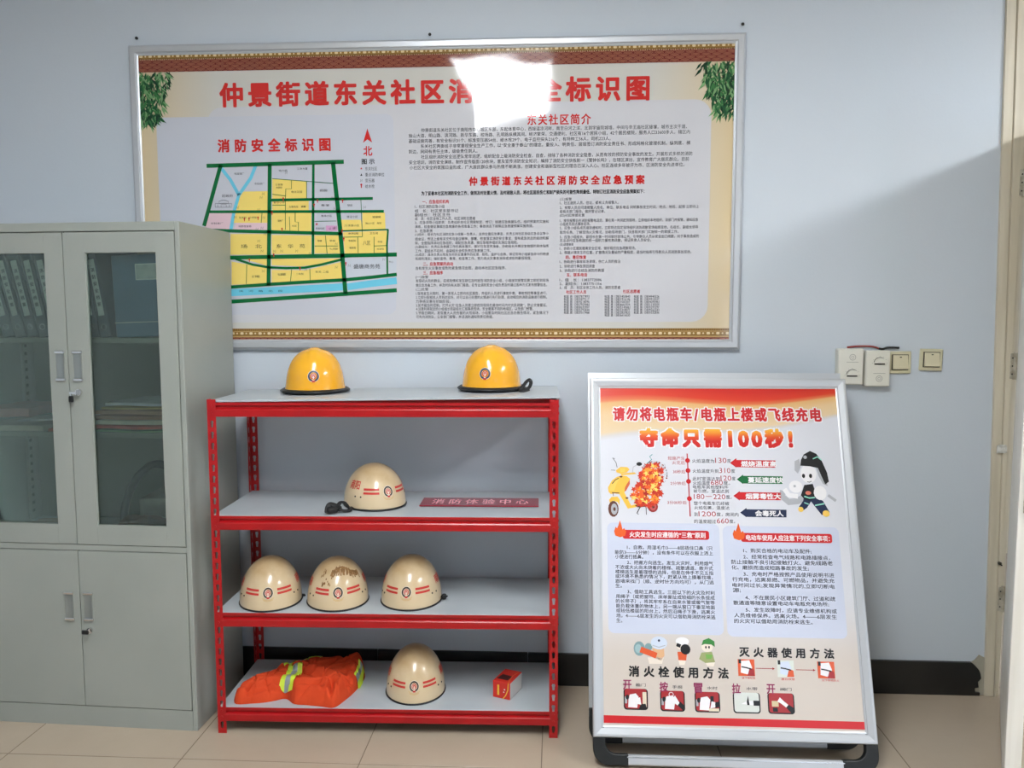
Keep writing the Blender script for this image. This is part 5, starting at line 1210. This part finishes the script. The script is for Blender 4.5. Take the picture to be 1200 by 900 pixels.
for L_, h_ in ((LA[:3], 4.9), (LA[3:9], 4.9), (LA[9:], 4.9), (LB[:1], 5.2), (LB[1:4], 5.2), (LB[4:8], 5.2), (LB[8:10], 5.2), (LB[10:], 5.2)):
    p = pr()
    for y, xa, xb, t in L_: p.tl(AM, t, xa, xb, y, h_, ADK, .007, 3)
    p.build('poster_text', FP)
# lower part: two headings, little pictures, red line
p = pr(); p.tl(AM, '消火栓使用方法', 737.5, 854.3, 786.6, 12, ABK, .034, 3, py1=789.5, sp_=.74); p.build('poster_heading', FP); p = pr(); p.tl(AM, '灭火器使用方法', 867.3, 978.3, 764, 11, ABK, .034, 3, py1=766.5, sp_=.74)
p.build('poster_heading', FP)
p = pr(); a = AM(709, 842.5); p.rect(P0, P1, AM(709, 847.5)[1], AM(709, 838.5)[1], ARED, 2); p.build('red_line', FP)
p = pr()
def S(x, y): return AM(680+x/5.295, 730+y/5.295)
K = .00056
def sp(c, lay, *q): p.poly([S(*a) for a in q], c, lay)
def ss(c, wd, lay, *q): p.stroke([S(*a) for a in q], wd*K, c, lay)
def sd(c, x, y, r, lay, ry=None): a = S(x, y); p.disc(a[0], a[1], r*K, c, lay, 14, (ry or r)*K)
TEAL = A((126, 156, 160)); TAN = A((222, 176, 134)); ORG = A((222, 92, 50)); LG = A((120, 176, 84)); DG = A((58, 132, 60)); OL = A((156, 164, 110)); SKY = A((206, 216, 232)); SKN = A((234, 222, 208))
sd(TEAL, 368, 160, 34, 2, 42); sd(A((156, 186, 190)), 362, 160, 20, 3, 26); ss(ORG, 34, 4, (375, 165), (440, 190), (475, 205)); sd(TEAL, 425, 150, 22, 3); sp(TAN, 3, (450, 160), (520, 150), (525, 205), (500, 235), (455, 215)); sp(SKN, 3, (420, 215), (520, 215), (510, 255), (430, 255)); sd(SKY, 490, 125, 50, 4, 38); sd(ANV, 490, 110, 7, 5); ss(AGY, 5, 5, (450, 140), (490, 152), (530, 140))
p.build('helper_figure_picture', FP); p = pr()
sd(AWH, 635, 115, 40, 3, 24); sd(SKN, 635, 142, 34, 2.5, 26); ss(ABK, 20, 4, (600, 135), (625, 145)); sd(ABK, 655, 165, 30, 4, 30); sp(ORG, 3, (605, 180), (665, 180), (660, 235), (612, 232)); sp(SKN, 2, (612, 232), (658, 232), (650, 262), (618, 262))
p.build('helper_figure_picture', FP); p = pr()
sd(SKN, 790, 150, 34, 3, 30); sp(DG, 4, (755, 140), (765, 108), (800, 95), (835, 115), (838, 150), (815, 135), (775, 132)); sd(ABK, 782, 152, 5, 5, 8); sd(ABK, 802, 152, 5, 5, 8); sp(OL, 3, (755, 185), (820, 180), (840, 245), (780, 250), (740, 225)); sp(LG, 4, (780, 195), (825, 200), (815, 225), (785, 225)); sp(SKN, 2, (780, 245), (840, 245), (830, 272), (790, 268))
p.build('helper_figure_picture', FP)
p = pr()
PUR = A((150, 40, 92)); MAR = A((168, 44, 48))
fr_ = [(272, 412, 420, 540, '开', '箱门'), (500, 425, 650, 550, '按', '手报'), (716, 432, 868, 556, '冒', '水时'), (955, 436, 1118, 562, '拉', '水带'), (1172, 440, 1330, 566, '开', '阀门')]
for i, (xa, ya, xb, yb_, big, sm_) in enumerate(fr_):
    p = pr(); A0 = S(xa, yb_); B0 = S(xb, ya); z0_, z1_ = A0[1], B0[1]; X0_, X1_ = A0[0], B0[0]; w_ = X1_-X0_; h_ = z1_-z0_
    p.rrect(X0_, X1_, z0_, z1_, .010, ABK, 2); p.rrect(X0_+.004, X1_-.004, z0_+.004, z1_-(.0 if i != 3 else 0), .008, MAR if i != 3 else A((214, 218, 212)), 3)
    def R(a, c, e, g, col, lay): p.rect(X0_+w_*a, X0_+w_*c, z0_+h_*e, z0_+h_*g, col, lay)
    if i in (0, 1, 2): p.poly([(X0_+w_*q, z0_+h_*r_) for q, r_ in ((.18, .12), (.55, .10), (.62, .62), (.5, .78), (.25, .72), (.2, .5))], AWH, 4); sd(ABK, xa+22, ya+50, 10, 5, 14); R(.05, .14, .3, .62, AGY, 4)
    if i == 0: R(.78, .94, .1, .85, A((226, 216, 190)), 4); p.poly([(X0_+w_*q, z0_+h_*r_) for q, r_ in ((.62, .05), (.95, .06), (.9, .3), (.7, .28))], ABK, 5); p.poly([(X0_+w_*q, z0_+h_*r_) for q, r_ in ((.5, .3), (.72, .25), (.68, .6), (.55, .55))], AWH, 5)
    if i == 1: p.ring(X0_+w_*.45, z0_+h_*.82, .006, .008, AWH, 5); p.poly([(X0_+w_*q, z0_+h_*r_) for q, r_ in ((.45, .5), (.7, .3), (.78, .42), (.6, .78))], AWH, 5); p.poly([(X0_+w_*q, z0_+h_*r_) for q, r_ in ((.7, .3), (.92, .05), (.97, .3), (.8, .5))], ABK, 5)
    if i == 2: R(.62, .75, .35, .8, ABK, 5); p.poly([(X0_+w_*q, z0_+h_*r_) for q, r_ in ((.6, .2), (.8, .25), (.82, .5), (.66, .55))], AWH, 6); p.poly([(X0_+w_*q, z0_+h_*r_) for q, r_ in ((.8, .22), (.98, .3), (.98, .55), (.8, .5))], ABK, 6); R(.55, .95, .06, .2, A((226, 216, 190)), 4)
    if i == 3: p.poly([(X0_+w_*q, z0_+h_*r_) for q, r_ in ((.5, .55), (.56, .85), (.58, .6), (.60, .4), (.52, .4))], ABK, 5); R(.75, .96, .38, .62, ABK, 5); p.poly([(X0_+w_*q, z0_+h_*r_) for q, r_ in ((.3, .45), (.75, .4), (.72, .62), (.5, .58))], AWH, 4.5)
    if i == 4: R(.15, .4, .35, .62, A((206, 190, 150)), 4); R(.18, .36, .1, .3, ABK, 4); p.poly([(X0_+w_*q, z0_+h_*r_) for q, r_ in ((.36, .6), (.46, .8), (.6, .62), (.76, .45), (.68, .32), (.5, .5))], AWH, 5); p.poly([(X0_+w_*q, z0_+h_*r_) for q, r_ in ((.68, .32), (.85, .06), (.97, .1), (.97, .3), (.78, .46))], ABK, 5)
    a = S(xa, ya-22); p.text(big, X0_-.001, X0_+.026, z1_+.012, .030, PUR, .02, 6); p.text(sm_, X0_+w_*.5, X0_+w_*.92, z1_+.0125, .010, ADK, 0, 6); p.build('instruction_picture', FP)
for k, (xa, ya) in enumerate(((985, 228), (1230, 235), (1482, 243))):
    p = pr(); A0 = S(xa, ya+102); B0 = S(xa+98, ya); X0_, X1_, z0_, z1_ = A0[0], B0[0], A0[1], B0[1]; w_ = X1_-X0_; h_ = z1_-z0_
    p.rect(X0_, X1_, z0_, z1_, ORG if k != 1 else A((214, 220, 212)), 2)
    p.poly([(X0_+w_*q, z0_+h_*r_) for q, r_ in ((.15, .2), (.55, .1), (.85, .5), (.7, .95), (.2, .9))], AWH if k != 1 else SKY, 3)
    p.poly([(X0_+w_*q, z0_+h_*r_) for q, r_ in ((.55, .02), (.98, .02), (.95, .4), (.7, .5))], MAR if k != 1 else ORG, 4); p.rect(X0_+w_*.05, X0_+w_*.2, z0_+h_*.75, z1_, ABK, 4)
    p.stroke([(X0_+w_*.2, z0_+h_*.55), (X0_+w_*.5, z0_+h_*.5), (X0_+w_*.8, z0_+h_*.42)], .004, ABK, 5)
    p.text(('拔下保险销', '握住软管', '压下手柄灭火')[k], X0_+w_*.2, X1_+(.012 if k == 2 else 0), z0_-.006, .007, ARED, 0, 4); p.build('instruction_picture', FP)
for xa, xb, y in ((1093, 1212, 283), (1343, 1465, 292)):
    p = pr(); a = S(xa, y); c = S(xb, y); p.rect(a[0], c[0]-.006, a[1]-.001, a[1]+.001, MAR, 3); p.poly([(c[0]-.008, a[1]-.004), (c[0], a[1]), (c[0]-.008, a[1]+.004)], MAR, 3); p.build('arrow', FP)
